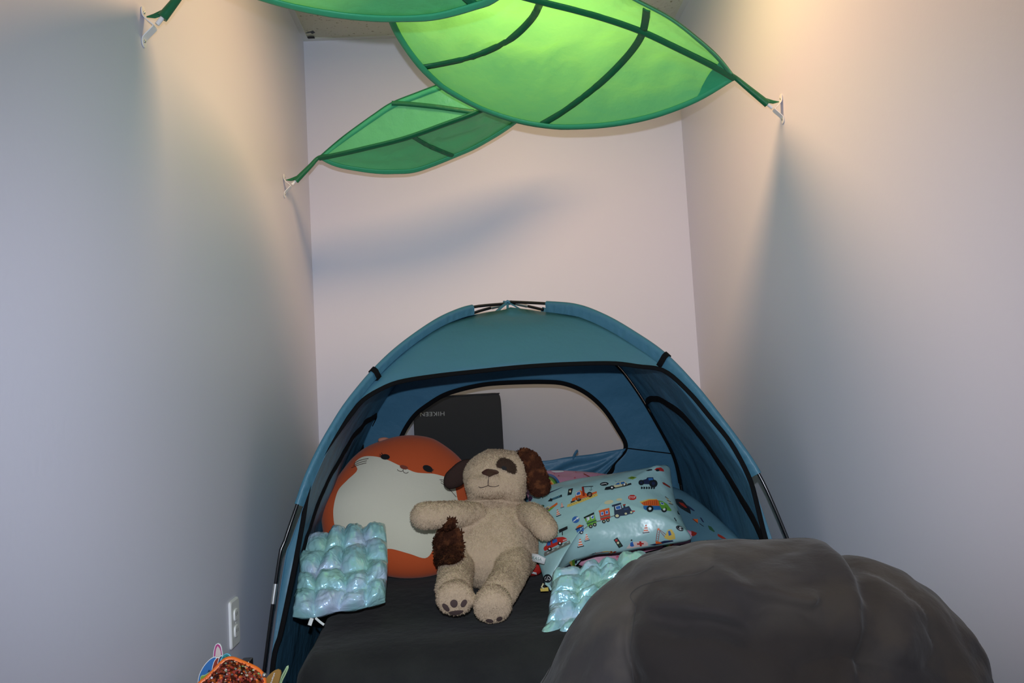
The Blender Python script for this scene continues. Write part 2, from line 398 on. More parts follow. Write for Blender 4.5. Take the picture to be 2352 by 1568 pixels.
# ------------------------------------------------------------------ room shell
XL, XR, YB, ZC, YN = -.641, .915, 3.45, 2.497, -.6
def slab(name, lo, hi, mt, kind='structure'):
    b_ = MB(); b_.box(lo, hi, mt); o = b_.build(name, smooth=False); o['kind'] = kind; return o
slab('wall_left', (XL-.1, YN, 0), (XL, YB+.1, ZC), 'wall')
slab('wall_right', (XR, YN, 0), (XR+.1, YB+.1, ZC), 'wall')
slab('wall_back', (XL, YB, 0), (XR, YB+.1, ZC), 'wall')
slab('floor', (XL-.1, YN, -.05), (XR+.1, YB+.1, 0), 'floor')
slab('ceiling', (XL-.1, YN, ZC), (XR+.1, YB+.1, ZC+.05), 'ceil')
g = MB(); g.box((XL, YB-.022, ZC-.006), (XR, YB, ZC), 'grid'); g.box((XL, YB-.022, ZC-.03), (XR, YB-.019, ZC-.0), 'grid') if False else None
o = g.build('trim_1', smooth=False); o['kind'] = 'structure'
g = MB(); g.box((XL, YN, ZC-.006), (XL+.022, YB-.022, ZC), 'grid'); o = g.build('trim_2', smooth=False); o['kind'] = 'structure'
g = MB(); g.box((XR-.022, YN, ZC-.006), (XR, YB-.022, ZC), 'grid'); o = g.build('trim_3', smooth=False); o['kind'] = 'structure'
g = MB()   # chipped corner of the ceiling tile: small dark gap
a = PZ(706, 82, ZC-.0005); b_ = PZ(722, 82, ZC-.0005)
g.box((a.x, a.y-.005, ZC-.0062), (b_.x, a.y+.016, ZC-.0060), 'black')
c_ = [PZ(x, y, ZC-.0004) for x, y in ((700, 76), (708, 73), (713, 72), (719, 70), (724, 75), (717, 78), (713, 75), (706, 76.5))]
g.add(c_, [tuple(range(len(c_)))], 'dark'); o = g.build('trim_4', smooth=False); o['kind'] = 'structure'
# ------------------------------------------------------------------ OUTLET
X0 = XL
c = PX(535, 1430, XL); t = empty('wall_outlet', c); tag(t, 'white double wall outlet low on the left wall beside the tent', 'outlet')
g = MB(); hy, hz = .037, .0585
rows = []
for dx, s_ in ((0, 1.0), (.004, 1.0), (.0065, .93)):
    ol = []
    for k in range(40):
        a = 2*math.pi*k/40; ca, sa = math.cos(a), math.sin(a); e_ = .18
        ol.append(Vector((XL+.0005+dx, c.y+hy*s_*math.copysign(abs(ca)**e_, ca), c.z+hz*s_*math.copysign(abs(sa)**e_, sa))))
    rows.append(ol)
g.grid(rows, 'metal_white', closed_u=True); g.add(rows[-1], [tuple(range(40))], 'metal_white'); g.build('cover_plate', t, smooth=False)
for dz in (.020, -.020):
    g = MB(); rows = []
    for dx, s_ in ((.0065, 1.0), (.0095, 1.0), (.0105, .9)):
        rows.append([Vector((XL+dx, c.y+.0165*s_*math.copysign(abs(math.cos(a))**.6, math.cos(a)), c.z+dz+.0145*s_*math.copysign(abs(math.sin(a))**.6, math.sin(a)))) for a in (2*math.pi*k/32 for k in range(32))])
    g.grid(rows, 'metal_white', closed_u=True); g.add(rows[-1], [tuple(range(32))], 'metal_white')
    for dy in (-.006, .006): g.box((XL+.0100, c.y+dy-.001, c.z+dz-.002), (XL+.0108, c.y+dy+.001, c.z+dz+.006), 'dark')
    g.build('socket', t)
g = MB(); ellipsoid(g, (XL+.0068, c.y, c.z), (.001, .003, .003), 'metal_white'); g.build('screw', t)

# ------------------------------------------------------------------ TENT
def inter(px, py, A, B):
    w_ = ray(px, py); n_ = Vector((B[1]-A[1], -(B[0]-A[0]), 0)); s_ = (n_.x*A[0]+n_.y*A[1])/(n_.x*w_.x+n_.y*w_.y); return O+w_*s_
YF0, YM, XM = 2.2, 2.75, .115
Lpx = [(639,1300),(655,1240),(684,1155),(705,1096),(734,1033),(765,978),(800,924),(857,855),(916,799),(991,745),(1044,718),(1092,704)]
Rpx = [(1806,1230),(1773,1151),(1748,1098),(1715,1044),(1657,965),(1594,886),(1524,814),(1449,762),(1387,727),(1325,704),(1255,697)]
peak = Vector((XM, YM, 1.274))
FLp = [Vector((-.600, 2.2, .006)), Vector((-.590, 2.208, .18))]+[inter(x, y, (-.6, 2.2), (XM, YM)) for x, y in Lpx]+[peak]
FRp = [Vector((.886, 2.2, .006)), Vector((.872, 2.21, .2)), Vector((.845, 2.235, .40))]+[inter(x, y, (.9, 2.2), (XM, YM)) for x, y in Rpx]+[peak+Vector((0, 0, .006))]
NP = 72
FL = catmull(FLp, NP); FR = catmull(FRp, NP)
mir = lambda p: Vector((p.x, 2*YM-p.y, p.z))
BL = [mir(p) for p in FL]; BR = [mir(p) for p in FR]
def inset(c, d_top=.026, d_bot=.032, low=.030):
    out = []
    for i, p in enumerate(c):
        q = Vector((XM, YM, .30)); v_ = (q-p); v_.z *= .9
        k = d_top+(d_bot-d_top)*sstep(1.0, .75, i/(len(c)-1)); lo_ = sstep(.75, .50, p.z)
        out.append(p+(v_.normalized()*k).lerp(Vector((math.copysign(low, XM-p.x), 0, 0)), lo_))
    for p in out: p.z = max(p.z, .012)
    return out
FLb, FRb = inset(FL, d_bot=.019, low=.014), inset(FR, low=.045)
BLb = [mir(p) for p in FLb]; BRb = [mir(p) for p in FRb]
tabY = sorted([(p.z, p.y) for p in FLb]+[(p.z, p.y) for p in FRb]); 
tY = []
for k in range(41):
    z_ = .012+(1.235-.012)*k/40; tY.append((z_, (lerp1([(p.z, p.y) for p in FLb], z_)+lerp1([(p.z, p.y) for p in FRb], z_))/2))
YFb = lambda z_: lerp1(tY, z_)
tXL = [(p.z, p.x) for p in FLb]; tXR = [(p.z, p.x) for p in FRb]
XLb = lambda z_: lerp1(tXL, z_); XRb = lambda z_: lerp1(tXR, z_)
gF = lambda p: p.y-YFb(p.z)
gB = lambda p: p.y-(2*YM-YFb(p.z))
gL = lambda p: -(p.x-XLb(p.z)); gR = lambda p: p.x-XRb(p.z)
tent = empty('play_tent', (XM, YM, 0)); tag(tent, 'blue dome play tent with black trim standing against the back wall', 'tent')
def nrm_of(g_):
    def f(p):
        e_ = .004; n_ = Vector((g_(p+Vector((e_,0,0)))-g_(p-Vector((e_,0,0))), g_(p+Vector((0,e_,0)))-g_(p-Vector((0,e_,0))), g_(p+Vector((0,0,e_)))-g_(p-Vector((0,0,e_)))))
        return -n_.normalized()
    return f
# front door opening, traced up one side, over the top and down the other
door_px = [(628,1533),(645,1460),(661,1385),(680,1292),(696,1205),(707,1135),(722,1080),(758,1021),(809,951),(833,922),(866,900),(916,879),(1000,865),(1100,854),(1200,844),(1300,838),(1405,836),(1465,843),(1524,853),(1578,899),(1630,960),(1677,1019),(1719,1098),(1737,1160),(1757,1240)]
door3 = [PF(x, y, gF, 1.8, 2.76) for x, y in door_px]
d0 = door3[0]; e0 = Vector((XLb(.015)+.012, 0, .013)); e0.y = YFb(.013)
d1 = door3[-1]; e1 = Vector((XRb(.015)-.012, 0, .013)); e1.y = YFb(.013)
door3 = [e0]+door3+[d1.lerp(e1, .4), e1]
door = catmull(door3, 160)
for p in door: p.y = YFb(p.z)
def outer_loop(A, B): return A+[q for q in reversed(B)][1:]
def ring_mesh(mb, outer, inner, yfn, centre, mt, a0=0, a1=math.pi, n=150, m_=10, closed=False, amp=0, off=0):
    """panel between two loops on the surface y=yfn(z)"""
    def isect(loop, ang):
        dx, dz = math.cos(ang), math.sin(ang); best = None
        for p, q in zip(loop, loop[1:]):
            x1, z1, x2, z2 = p.x-centre[0], p.z-centre[1], q.x-centre[0], q.z-centre[1]; den = dx*(z2-z1)-dz*(x2-x1)
            if abs(den) < 1e-12: continue
            t_ = (x1*(z2-z1)-z1*(x2-x1))/den; s_ = (x1*dz-z1*dx)/den
            if t_ > 0 and -.001 <= s_ <= 1.001 and (best is None or t_ > best): best = t_
        return best if best is not None else .0
    rows = []
    for i in range(n+(0 if closed else 1)):
        a = a0+(a1-a0)*i/n; ro, ri = isect(outer, a), isect(inner, a); ri = min(ri, ro-.002); row = []
        for j in range(m_+1):
            r_ = ri+(ro-ri)*j/m_; p = Vector((centre[0]+math.cos(a)*r_, 0, centre[1]+math.sin(a)*r_)); p.y = yfn(p.z)+off
            if amp: e_ = math.sin(math.pi*j/m_); p.y += amp*e_*(nz(p, 5, 3)+.6*nz((p.x*3, 0, p.z*11), 1.4, 2))
            row.append(p)
        rows.append(row)
    mb.grid(rows, mt, closed_v=closed)
outerF = FLb+[q for q in reversed(FRb)]
SOL = [('SOLIDIFY', dict(thickness=.0012, offset=0))]
g = MB(); ring_mesh(g, outerF, [Vector((p.x, 0, p.z)) for p in door], YFb, (.12, .02), 'tent', a0=.0, a1=math.pi, n=220, m_=10, amp=.006); front = g.build('front_panel', tent, mods=SOL)
# back wall with mesh window
win_px = [(905,1062),(922,1003),(950,957),(985,928),(1030,903),(1100,885),(1160,879),(1250,877),(1300,882),(1345,902),(1385,937),(1415,980),(1437,1026),(1410,1062),(1388,1090),(1250,1100),(1100,1100),(960,1095)]
win3 = [PF(x, y, gB, 2.5, 3.4) for x, y in win_px]
win = catmull(win3, 140, closed=True); win.append(win[0].copy())
YBb = lambda z_: 2*YM-YFb(z_)
outerB = BLb+[q for q in reversed(BRb)]; outerB = outerB+[outerB[0].copy()]
wc = sum(win, Vector())/len(win)
g = MB(); ring_mesh(g, outerB, win, YBb, (wc.x, wc.z), 'tent_in', a0=0, a1=2*math.pi, n=260, m_=12, closed=True, amp=.010); g.build('back_panel', tent, mods=SOL)
g = MB(); wl = [Vector((p.x, 0, p.z)) for p in win[:-1]]; rows = []
for k in range(1, 9): rows.append([Vector((wc.x+(p.x-wc.x)*k/8, 0, wc.z+(p.z-wc.z)*k/8)) for p in wl])
for r_ in rows:
    for p in r_: p.y = YBb(p.z)
g.grid(rows, 'mesh', closed_u=True); g.add([Vector((wc.x, YBb(wc.z), wc.z))]+rows[0], [(0, i+1, (i+1) % len(wl)+1) for i in range(len(wl))], 'mesh'); g.build('mesh_window', tent)
# trims
nF = lambda p: Vector((0, -1, .35)).normalized()
g = MB(); g.ribbon([p+Vector((0, -.008, .002)) for p in door], .0125, .003, nF, 'trim'); g.build('door_zipper', tent)
g = MB(); wt = catmull(win3, 200, closed=True)
g.ribbon([p+Vector((0, -.005, 0)) for p in wt], .016, .003, lambda p: Vector((0, -1, -.35)).normalized(), 'trim', closed=True); g.build('window_binding', tent)
# side panels
for A, B, nm_, g_ in ((FLb, BLb, 'side_panel', gL), (FRb, BRb, 'side_panel', gR)):
    g = MB(); rows = []
    for i in range(NP):
        row = []
        for j in range(31):
            s_ = j/30; p = A[i].lerp(B[i], s_); e_ = math.sin(math.pi*s_)*sstep(0, .3, i/NP)*sstep(1, .7, i/NP)
            sg = 1 if p.x > XM else -1
            p.x += sg*.004*e_ + e_*.010*nz((p.z*5+p.y*3, p.y*10-p.z*4, 0), 1.3, 7+sg); row.append(p)
        rows.append(row)
    g.grid(rows, 'tent_in'); sp = g.build(nm_, tent, mods=SOL)
    if g_ is gL: spL = sp
    else: spR = sp
bvL = bvh_of([spL]); bvR = bvh_of([spR])
def on_side(bv, px, py, dflt):
    h = bv.ray_cast(O, ray(px, py).normalized())
    return h[0] if h[0] is not None else bv.find_nearest(dflt(px, py))[0]
lw = [(690,1275),(700,1240),(722,1170),(758,1088),(800,1015),(832,974),(862,953),(858,975),(846,1000),(834,1022),(822,1044)]
rw = [(1548,1090),(1530,1045),(1508,990),(1490,945),(1487,925),(1500,914),(1530,922),(1566,948),(1610,998),(1655,1062),(1700,1135),(1735,1195),(1757,1245),(1772,1290)]
for px_, bv, parent_side, nn, wd in ((lw, bvL, spL, Vector((1, -.2, 0)), .012), (rw, bvR, spR, Vector((-1, -.2, 0)), .016)):
    dflt = (lambda x, y: PF(x, y, gL, 1.9, 3.3)) if bv is bvL else (lambda x, y: PF(x, y, gR, 1.9, 3.3))
    pts = [on_side(bv, x, y, dflt) for x, y in px_]; pts = catmull(pts, 110)
    pts = [bv.find_nearest(p)[0]+nn*.004 for p in pts]
    g = MB(); g.ribbon(pts, wd*1.5, .003, lambda p: nn.normalized(), 'trim'); g.build('side_window_binding', tent)
# corner seams at the back, black piping
for C_ in (BLb, BRb):
    g = MB(); pts = [p+(Vector((XM, YM, .5))-p).normalized()*.006 for p in C_[8:66]]; g.tube(pts, .0032, 'trim', n=8); g.build('corner_piping', tent)
# lower seam across the back panel
g = MB(); pts = [PF(1440+(1548-1440)*k/12, 1029+(1042-1029)*k/12, gB, 2.5, 3.4)+Vector((0, -.003, 0)) for k in range(13)]
g.ribbon(pts, .004, .002, lambda p: Vector((0, -1, 0)), 'trim'); g.build('back_seam', tent)
# slack window flap lying in the bottom of the window
top_px = [(1437,1029),(1400,1035),(1360,1042),(1325,1046),(1295,1050),(1270,1055),(1240,1058),(1150,1063),(1050,1066),(960,1066),(910,1064)]
bot_px = [(1388,1092),(1370,1110),(1340,1115),(1310,1118),(1290,1120),(1265,1122),(1240,1122),(1150,1122),(1050,1122),(960,1118),(905,1110)]
tp = catmull([PF(x, y, gB, 2.5, 3.4) for x, y in top_px], 90); bp = catmull([PF(x, y, gB, 2.5, 3.4) for x, y in bot_px], 90)
g = MB(); rows = []
for i in range(15):
    s_ = i/14; row = []
    for j in range(90):
        p = tp[j].lerp(bp[j], s_); fan = math.atan2(p.z-tp[0].z, tp[0].x-p.x+.01)
        p.y += -.012-.018*math.sin(math.pi*s_)*(.5+.5*math.sin(fan*26+1.2*math.sin(j*.25)))-.006*nz(p, 18, 4)
        row.append(p)
    rows.append(row)
g.grid(rows, 'tent_in'); g.build('window_flap', tent, mods=[('SOLIDIFY', dict(thickness=.0015, offset=0))])
g = MB(); pts = [P(1318, 1056, 3.17), P(1319, 1046, 3.165), P(1324, 1037, 3.16), P(1327, 1035, 3.165)]; g.ribbon(catmull(pts, 10), .010, .002, lambda p: Vector((.4, -1, 0)).normalized(), 'tent_in'); g.build('pull_tab', tent)
# poles: two crossing hoops
H1 = FL+[p for p in reversed(BR)][1:]; H2 = [p+Vector((0, 0, 0)) for p in FR]+[p for p in reversed(BL)][1:]
def near_idx(path, px, py):
    return min(range(len(path)), key=lambda i: (proj(path[i])[0]-px)**2+(proj(path[i])[1]-py)**2)
for H, fer in ((H1, [((631,1340), (622,1384)), ((1182,700), (1212,694))]), (H2, [((1128,699), (1156,696))])):
    g = MB(); g.tube(H, .0048, 'pole', n=10); pl = g.build('tent_pole', tent)
    dense = catmull(H, 700)
    for (a, b_) in fer:
        h_ = [i for i in range(len(dense)) if (dense[i].y < YM if a[1] > 900 else True)]
        i0 = min(h_, key=lambda i: (proj(dense[i])[0]-a[0])**2+(proj(dense[i])[1]-a[1])**2); i1 = min(h_, key=lambda i: (proj(dense[i])[0]-b_[0])**2+(proj(dense[i])[1]-b_[1])**2)
        i0, i1 = min(i0, i1), max(i0, i1)
        if i1-i0 < 4: i1 = i0+6
        g = MB(); g.tube(dense[i0:i1+1], .0062, 'ferrule', n=12); g.build('ferrule', pl)
# sleeves round the poles
def sleeve(pole, body, z0, i_end, name='pole_sleeve'):
    g = MB(); idx = [i for i in range(len(pole)) if pole[i].z >= z0 and i <= i_end]
    dP = catmull([pole[i] for i in idx], 110); dB = catmull([body[i] for i in idx], 110); rows = []
    for k, (p, b_) in enumerate(zip(dP, dB)):
        t_ = (dP[min(k+1, 109)]-dP[max(k-1, 0)]).normalized(); out = (p-b_); out = (out-t_*out.dot(t_)).normalized(); sd = t_.cross(out).normalized(); r_ = .0085
        wr = .0035*math.sin(k*1.9+2*math.sin(k*.37))*(.5+nz((k*.1, 0, 0), 1, 5))
        rows.append([b_+sd*.001, b_.lerp(p, .35)+sd*(.004+wr), b_.lerp(p, .75)+sd*(r_*.8+wr*.5), p+sd*r_, p+(sd+out)*.7*r_, p+out*r_, p+(out-sd)*.7*r_, p-sd*r_, b_.lerp(p, .75)-sd*(r_*.8-wr*.5), b_.lerp(p, .35)-sd*(.004-wr), b_-sd*.001])
    g.grid(rows, 'sleeve', closed_u=False); return g.build(name, tent)
iL = max(i for i in range(NP) if proj(FL[i])[0] < 1094); iR = max(i for i in range(NP) if proj(FR[i])[0] > 1254)
sleeve(FL, FLb, lerp1([(0, .705)], 0), iL); sleeve(FR, FRb, .70, iR); sleeve(BL, BLb, .70, iL); sleeve(BR, BRb, .70, iR)
# hook straps across the sleeves
for pole, body, (px_, py_) in ((FL, FLb, (862, 858)), (FR, FRb, (1526, 822))):
    dp = catmull(pole, 400); db = catmull(body, 400); i = min((k for k in range(400)), key=lambda k: (proj(dp[k])[0]-px_)**2+(proj(dp[k])[1]-py_)**2)
    g = MB(); p, b_ = dp[i], db[i]; t_ = (dp[i+2]-dp[i-2]).normalized(); out = p-b_; out = (out-t_*out.dot(t_)).normalized(); sd = t_.cross(out); r_ = .0125
    prof = [b_-out*.004+sd*.011, b_.lerp(p, .5)+sd*.012, p+sd*r_, p+(sd+out)*.72*r_, p+out*r_, p+(out-sd)*.72*r_, p-sd*r_, b_.lerp(p, .5)-sd*.012, b_-out*.004-sd*.011]
    g.grid([[q-t_*.009 for q in prof], [q for q in prof], [q+t_*.009 for q in prof]], 'trim', closed_u=True); g.build('hook_strap', tent)
# tie tapes at the crossing
g = MB(); k0 = peak+Vector((0, -.002, .004))
for q, wd in ((P(1166, 716, 2.70), .008), (P(1139, 717, 2.69), .009), (P(1196, 711, 2.70), .005)):
    g.ribbon([k0, k0.lerp(q, .5)+Vector((0, -.004, .001)), q], wd, .0015, lambda p: Vector((0, -1, .2)).normalized(), 'sleeve')
g.tube([peak+Vector((.012*math.cos(a), .012*math.sin(a)*.7-.001, .003+.004*math.sin(3*a))) for a in (2*math.pi*k/16 for k in range(16))], .004, 'sleeve', closed=True)
g.build('tie_tapes', tent)
# feet caps
for C_ in (FL, FR, BL, BR):
    g = MB(); g.tube([C_[0]+Vector((0, 0, -.003)), C_[0]+Vector((0, 0, .03))], .009, 'trim', n=12); g.build('pole_foot', tent)
# top ridge of the roof between the four corners: the small crown above the panels
# ------------------------------------------------------------------ black floor mattress in the tent
g = MB(); x0, x1, y0, y1, H_ = -.475, .78, 1.93, 3.17, .385; rows = []
n = 120
def matz(x, y): return H_+.035*sstep(2.30, 2.62, y)+.006*nz((x, y, 0), 3, 1)+.005*nz((x, y, 0), 7, 2)-.08*sstep(2.12, 1.93, y)**1.5-.012*sstep(-.40, -.475, x)
for (s_, z_) in ((.93, .02), (.99, .05), (1.0, .12), (1.0, .22), (.995, .30), (.985, .345), (.96, .37), (.93, None), (.86, None), (.75, None), (.6, None), (.45, None), (.3, None), (.15, None), (.02, None)):
    row = []
    for k in range(n):
        a = 2*math.pi*k/n; e_ = .22; cx_ = math.copysign(abs(math.cos(a))**e_, math.cos(a)); sy_ = math.copysign(abs(math.sin(a))**e_, math.sin(a))
        x = (x0+x1)/2+(x1-x0)/2*cx_*s_; y = (y0+y1)/2+(y1-y0)/2*sy_*s_
        zt = matz(x, y); row.append(Vector((x, y, zt if z_ is None else min(z_, zt-.004*(1-s_))*(1 if z_ < .2 else zt/H_))))
    rows.append(row)
g.grid(rows, 'mat', closed_u=True); g.add(rows[-1], [tuple(range(n))], 'mat'); g.add(rows[0], [tuple(range(n))[::-1]], 'mat')
o = g.build('floor_mattress'); tag(o, 'thick black fleece-covered floor mattress filling the tent', 'mattress')

# ------------------------------------------------------------------ HIKEEN case leaning on the back wall, seen through the mesh
nrm_c = Vector((0, -1, .06)).normalized(); yc = 3.400
zc0 = 0.012
cn = [PP(x, y, (0, yc, .8), nrm_c) for x, y in ((950, 912), (1148, 908), (1156, 1060))]
wv = cn[1].x; tz = cn[0].z; xl_, xr_ = PP(951, 980, (0, yc, .8), nrm_c).x, PP(1154, 980, (0, yc, .8), nrm_c).x
case = empty('storage_case', ((xl_+xr_)/2, yc, 0)); tag(case, 'charcoal fabric case with upside-down lettering, leaning on the back wall behind the tent', 'case')
g = MB(); rows = []
def yface(z_): return yc+(z_-.8)*.06
for dy, ins in ((0, .004), (.004, 0), (.030, 0), (.034, .004)):
    row = []
    for k in range(60):
        a = 2*math.pi*(k+.5)/60; e_ = .07; cx_ = math.copysign(abs(math.cos(a))**e_, math.cos(a)); sz_ = math.copysign(abs(math.sin(a))**e_, math.sin(a))
        x = (xl_+xr_)/2+((xr_-xl_)/2-ins)*cx_; z_ = (zc0+tz)/2+((tz-zc0)/2-ins)*sz_; row.append(Vector((x, yface(z_)+dy-.012, z_)))
    rows.append(row)
g.grid(rows, 'case', closed_u=True); g.add(rows[0], [tuple(range(60))[::-1]], 'case'); g.add(rows[-1], [tuple(range(60))], 'case')
cb = g.build('case_body', case, smooth=False)
g = MB(); text_decal(g, bvh_of([cb]), 'HIKEEN', 993, 950.5, 56, 9.5, math.pi-.03, 'case_print', off=.0012, bold=.012); g.build('lettering', case, smooth=False)
g = MB(); pts = [Vector((xl_+.004+(xr_-xl_-.008)*k/20, yface(tz-.004)-.013, tz-.004+.001*math.sin(k))) for k in range(21)]; g.tube(pts, .0025, 'case', n=6); g.build('piping', case)

# ------------------------------------------------------------------ FOX PLUSH
fn = Vector((.16, -.85, .50)).normalized(); fp0 = P(920, 1328, 2.70)
fox_px = [(738,1170),(741,1215),(755,1260),(790,1290),(845,1312),(895,1322),(935,1326),(985,1322),(1030,1308),(1065,1285),(1090,1245),(1100,1200),(1097,1155),(1088,1110),(1072,1078),(1048,1048),(1010,1020),(985,1009),(950,1004),(915,1006),(880,1015),(840,1031),(808,1056),(783,1087),(763,1115),(747,1143)]
rim = catmull([PP(x, y, fp0, fn) for x, y in fox_px], 120, closed=True)
cf = sum(rim, Vector())/len(rim); cf = PP(912, 1170, fp0, fn)
fox = empty('fox_plush', (cf.x, cf.y, .39)); tag(fox, 'big round orange fox plush with cream belly, leaning at the left inside the tent', 'plush toy')
g = MB(); inflate(g, rim, cf, fn, .115, .10, 'orange', rings=28, pw=2.3, disp=lambda q, s_, sg: Vector((0, 0, 0))+fn*.004*nz(q, 9, 3)*(1-s_)); fb = g.build('body', fox)
bv = bvh_of([fb])
belly = [(856,1048),(884,1054),(915,1068),(939,1079),(955,1085),(975,1087),(994,1088),(1012,1092),(1026,1097),(1040,1110),(1046,1122),(1034,1130),(1020,1138),(1012,1143),(1016,1153),(1048,1160),(1070,1185),(1068,1215),(1040,1238),(1010,1252),(998,1258),(978,1281),(940,1271),(899,1260),(876,1262),(840,1260),(805,1258),(782,1245),(773,1222),(767,1194),(767,1163),(777,1127),(797,1104),(821,1080),(815,1064),(832,1050)]
g = MB(); bel = []
for i in range(len(belly)): bel.append(belly[i])
decal(g, bv, smooth2([b_ for b_ in bel], 150), 'foxwhite', off=.0022, L_=9); g.build('cream_patch', fox)
bv2 = bv
g = MB(); decal(g, bv, ell(885, 1050.3, 10.5, 6.3, .05), 'black', .005, 5)
for p in (((876,1047),(872,1044)), ((877,1050),(871,1048)), ((880,1046),(876,1041))): decal(g, bv, stroke(p, 1.3), 'black', .005, 5)
g.build('eye', fox)
g = MB(); decal(g, bv, ell(982, 1077, 12, 7.2, .42), 'black', .005, 5)
for p in (((990,1080),(996,1079)), ((989,1082),(995,1082)), ((987,1084),(992,1086))): decal(g, bv, stroke(p, 1.3), 'black', .005, 5)
g.build('eye', fox)
g = MB(); decal(g, bv, smooth2([(919,1070),(925,1069),(934,1072),(937,1076),(933,1079),(925,1078),(919,1074)], 24), 'noser', .0055, 5); g.build('nose', fox)
g = MB()
for p in ([(912.6,1078.5),(914,1081),(918,1083),(922,1083.5),(925.5,1081.5),(926,1078.5)], [(925.5,1081),(927,1085),(930,1087),(934,1087.4),(938,1085)]): decal(g, bv, stroke(smooth2(p, 14, False), 1.2), 'thread', .0055, 4)
g.build('mouth', fox)
for ws in ([[(847,1054),(835,1056),(823,1060),(814,1066)], [(843,1059),(828,1063),(812,1070)], [(842,1064),(826,1068),(808,1075)]], [[(1009,1102),(1018,1103),(1026,1106)], [(1012,1105),(1022,1110),(1030,1114)], [(1012,1109),(1026,1119),(1038,1131),(1047,1142)]]):
    g = MB()
    for p in ws: decal(g, bv, stroke(smooth2(p, 12, False), 1.2), 'thread', .0045, 5)
    g.build('whiskers', fox)
# ears: small salmon lined triangles tucked behind the head
for tri, Yv in (([(1030,1052),(1062,1058),(1073,1062),(1075,1085),(1048,1085)], 2.99), ([(868,1010),(884,1004),(900,1012),(885,1030)], 3.02)):
    r_ = catmull([P(x, y, Yv) for x, y in tri], 30, closed=True); c = sum(r_, Vector())/30; g = MB(); inflate(g, r_, c, (0, -1, .3), .010, .014, 'salmon', rings=8); g.build('ear', fox)

# ------------------------------------------------------------------ DOG PLUSH
dog = empty('dog_plush', (P(1117, 1340, 2.45).x, 2.48, .39)); tag(dog, 'cream puppy plush with brown ears and brown belly patch, lying in the middle', 'plush toy')
g = MB()
tc_ = P(1118, 1258, 2.53)
# torso : reclined pear
torso_px = [(1060,1162),(1120,1152),(1195,1155),(1222,1180),(1232,1215),(1236,1255),(1230,1295),(1212,1320),(1185,1336),(1150,1344),(1110,1344),(1070,1336),(1030,1320),(1006,1296),(999,1262),(1003,1225),(1018,1192)]
tn = Vector((0, -.80, .60)).normalized(); tp0 = P(1118, 1340, 2.47)
r_ = catmull([PP(x, y, tp0, tn) for x, y in torso_px], 80, closed=True); c = PP(1118, 1262, tp0, tn); inflate(g, r_, c, tn, .105, .09, 'cream', rings=20, pw=2.4)
head_px = [(1065,1097),(1070,1075),(1084,1057),(1102,1044),(1122,1036),(1145,1034),(1170,1036),(1190,1041),(1204,1053),(1211,1070),(1214,1092),(1212,1115),(1206,1138),(1197,1151),(1180,1155),(1155,1153),(1130,1149),(1108,1152),(1086,1154),(1075,1142),(1070,1122)]
hn = Vector((-.05, -.93, .30)).normalized(); hp0 = P(1140, 1150, 2.56)
r_ = catmull([PP(x, y, hp0, hn) for x, y in head_px], 80, closed=True); c = PP(1140, 1098, hp0, hn); inflate(g, r_, c, hn, .082, .08, 'cream', rings=18, pw=2.3)
# muzzle
mz = c+hn*.048+Vector((-.010, 0, -.024)); ellipsoid(g, mz, (.078, .045, .046), 'cream')
ellipsoid(g, mz+Vector((-.004, -.016, .010)), (.040, .034, .030), 'cream')
g_head_c = c.copy()
sh = lambda x, y, Y: P(x, y, Y)
capsule(g, [sh(1090,1180,2.50), sh(1040,1180,2.45), sh(985,1183,2.42), sh(974,1184,2.42)], [.034, .036, .038, .0375], 'cream')
capsule(g, [sh(1205,1180,2.52), sh(1228,1186,2.46), sh(1246,1205,2.42), sh(1253,1213,2.41)], [.032, .036, .036, .034], 'cream')
capsule(g, [sh(1052,1290,2.46), sh(1046,1320,2.39), sh(1043,1345,2.31), sh(1042,1352,2.29)], [.05, .049, .047, .047], 'cream')
capsule(g, [sh(1180,1290,2.46), sh(1170,1320,2.38), sh(1153,1350,2.29), sh(1146,1362,2.27)], [.052, .048, .045, .045], 'cream')
# feet with flat soles facing the camera
for cx_, cy_, Yc, rx, ry, tilt in ((1045, 1373, 2.225, .0490, .0420, -.1), (1133, 1391, 2.195, .0480, .0470, .08)):
    rr_ = []
    cc = sh(cx_, cy_, Yc); nn = Vector((tilt*.6, -.93, -.05 if cy_ < 1380 else -.45)).normalized(); ux = Vector((1, 0, 0)); ux = (ux-nn*ux.dot(nn)).normalized(); uy = nn.cross(ux); 
    if uy.z < 0: uy = -uy
    for k in range(48):
        a = 2*math.pi*k/48; rr_.append(cc+ux*rx*math.cos(a)+uy*ry*math.sin(a))
    inflate(g, rr_, cc, nn, .026, .055, 'cream', rings=12, pw=3.0)
body = remesh(g, 'body', .0042, 5, dog, disp=lambda p: .0016*nz(p, 60, 2)+.0022*nz(p, 22, 4))
bv = bvh_of([body])
body.data.materials.append(M['cream']); fur(body, 42000, .0085, .0017, 0, lean=.70, seed=3)
def patch(name, px, mt, off, parent=dog, furn=0, ln=.008, wd=.0022, lean=.7, curl=0, th=.003, n=90):
    g = MB(); decal(g, bv, smooth2(px, n), mt, off, 5); o = g.build(name, parent)
    if furn: fur(o, furn, ln, wd, 0, lean=lean, seed=len(px), curl=curl)
    return o
c4 = lambda L_: [(960+x/5.226, 1150+y/5.226) for x, y in L_]
ch = lambda L_: [(1000+x/7.84, 1000+y/7.84) for x, y in L_]
patch('belly_patch', c4([(380,205),(425,215),(428,262),(402,318),(425,345),(480,348),(528,382),(545,450),(535,560),(520,650),(500,715),(450,760),(372,778),(310,765),(235,765),(212,700),(202,620),(202,530),(226,440),(262,370),(302,290),(342,240)]), 'brown', .0045, furn=3800, ln=.016, wd=.0045, lean=.72, curl=.6)
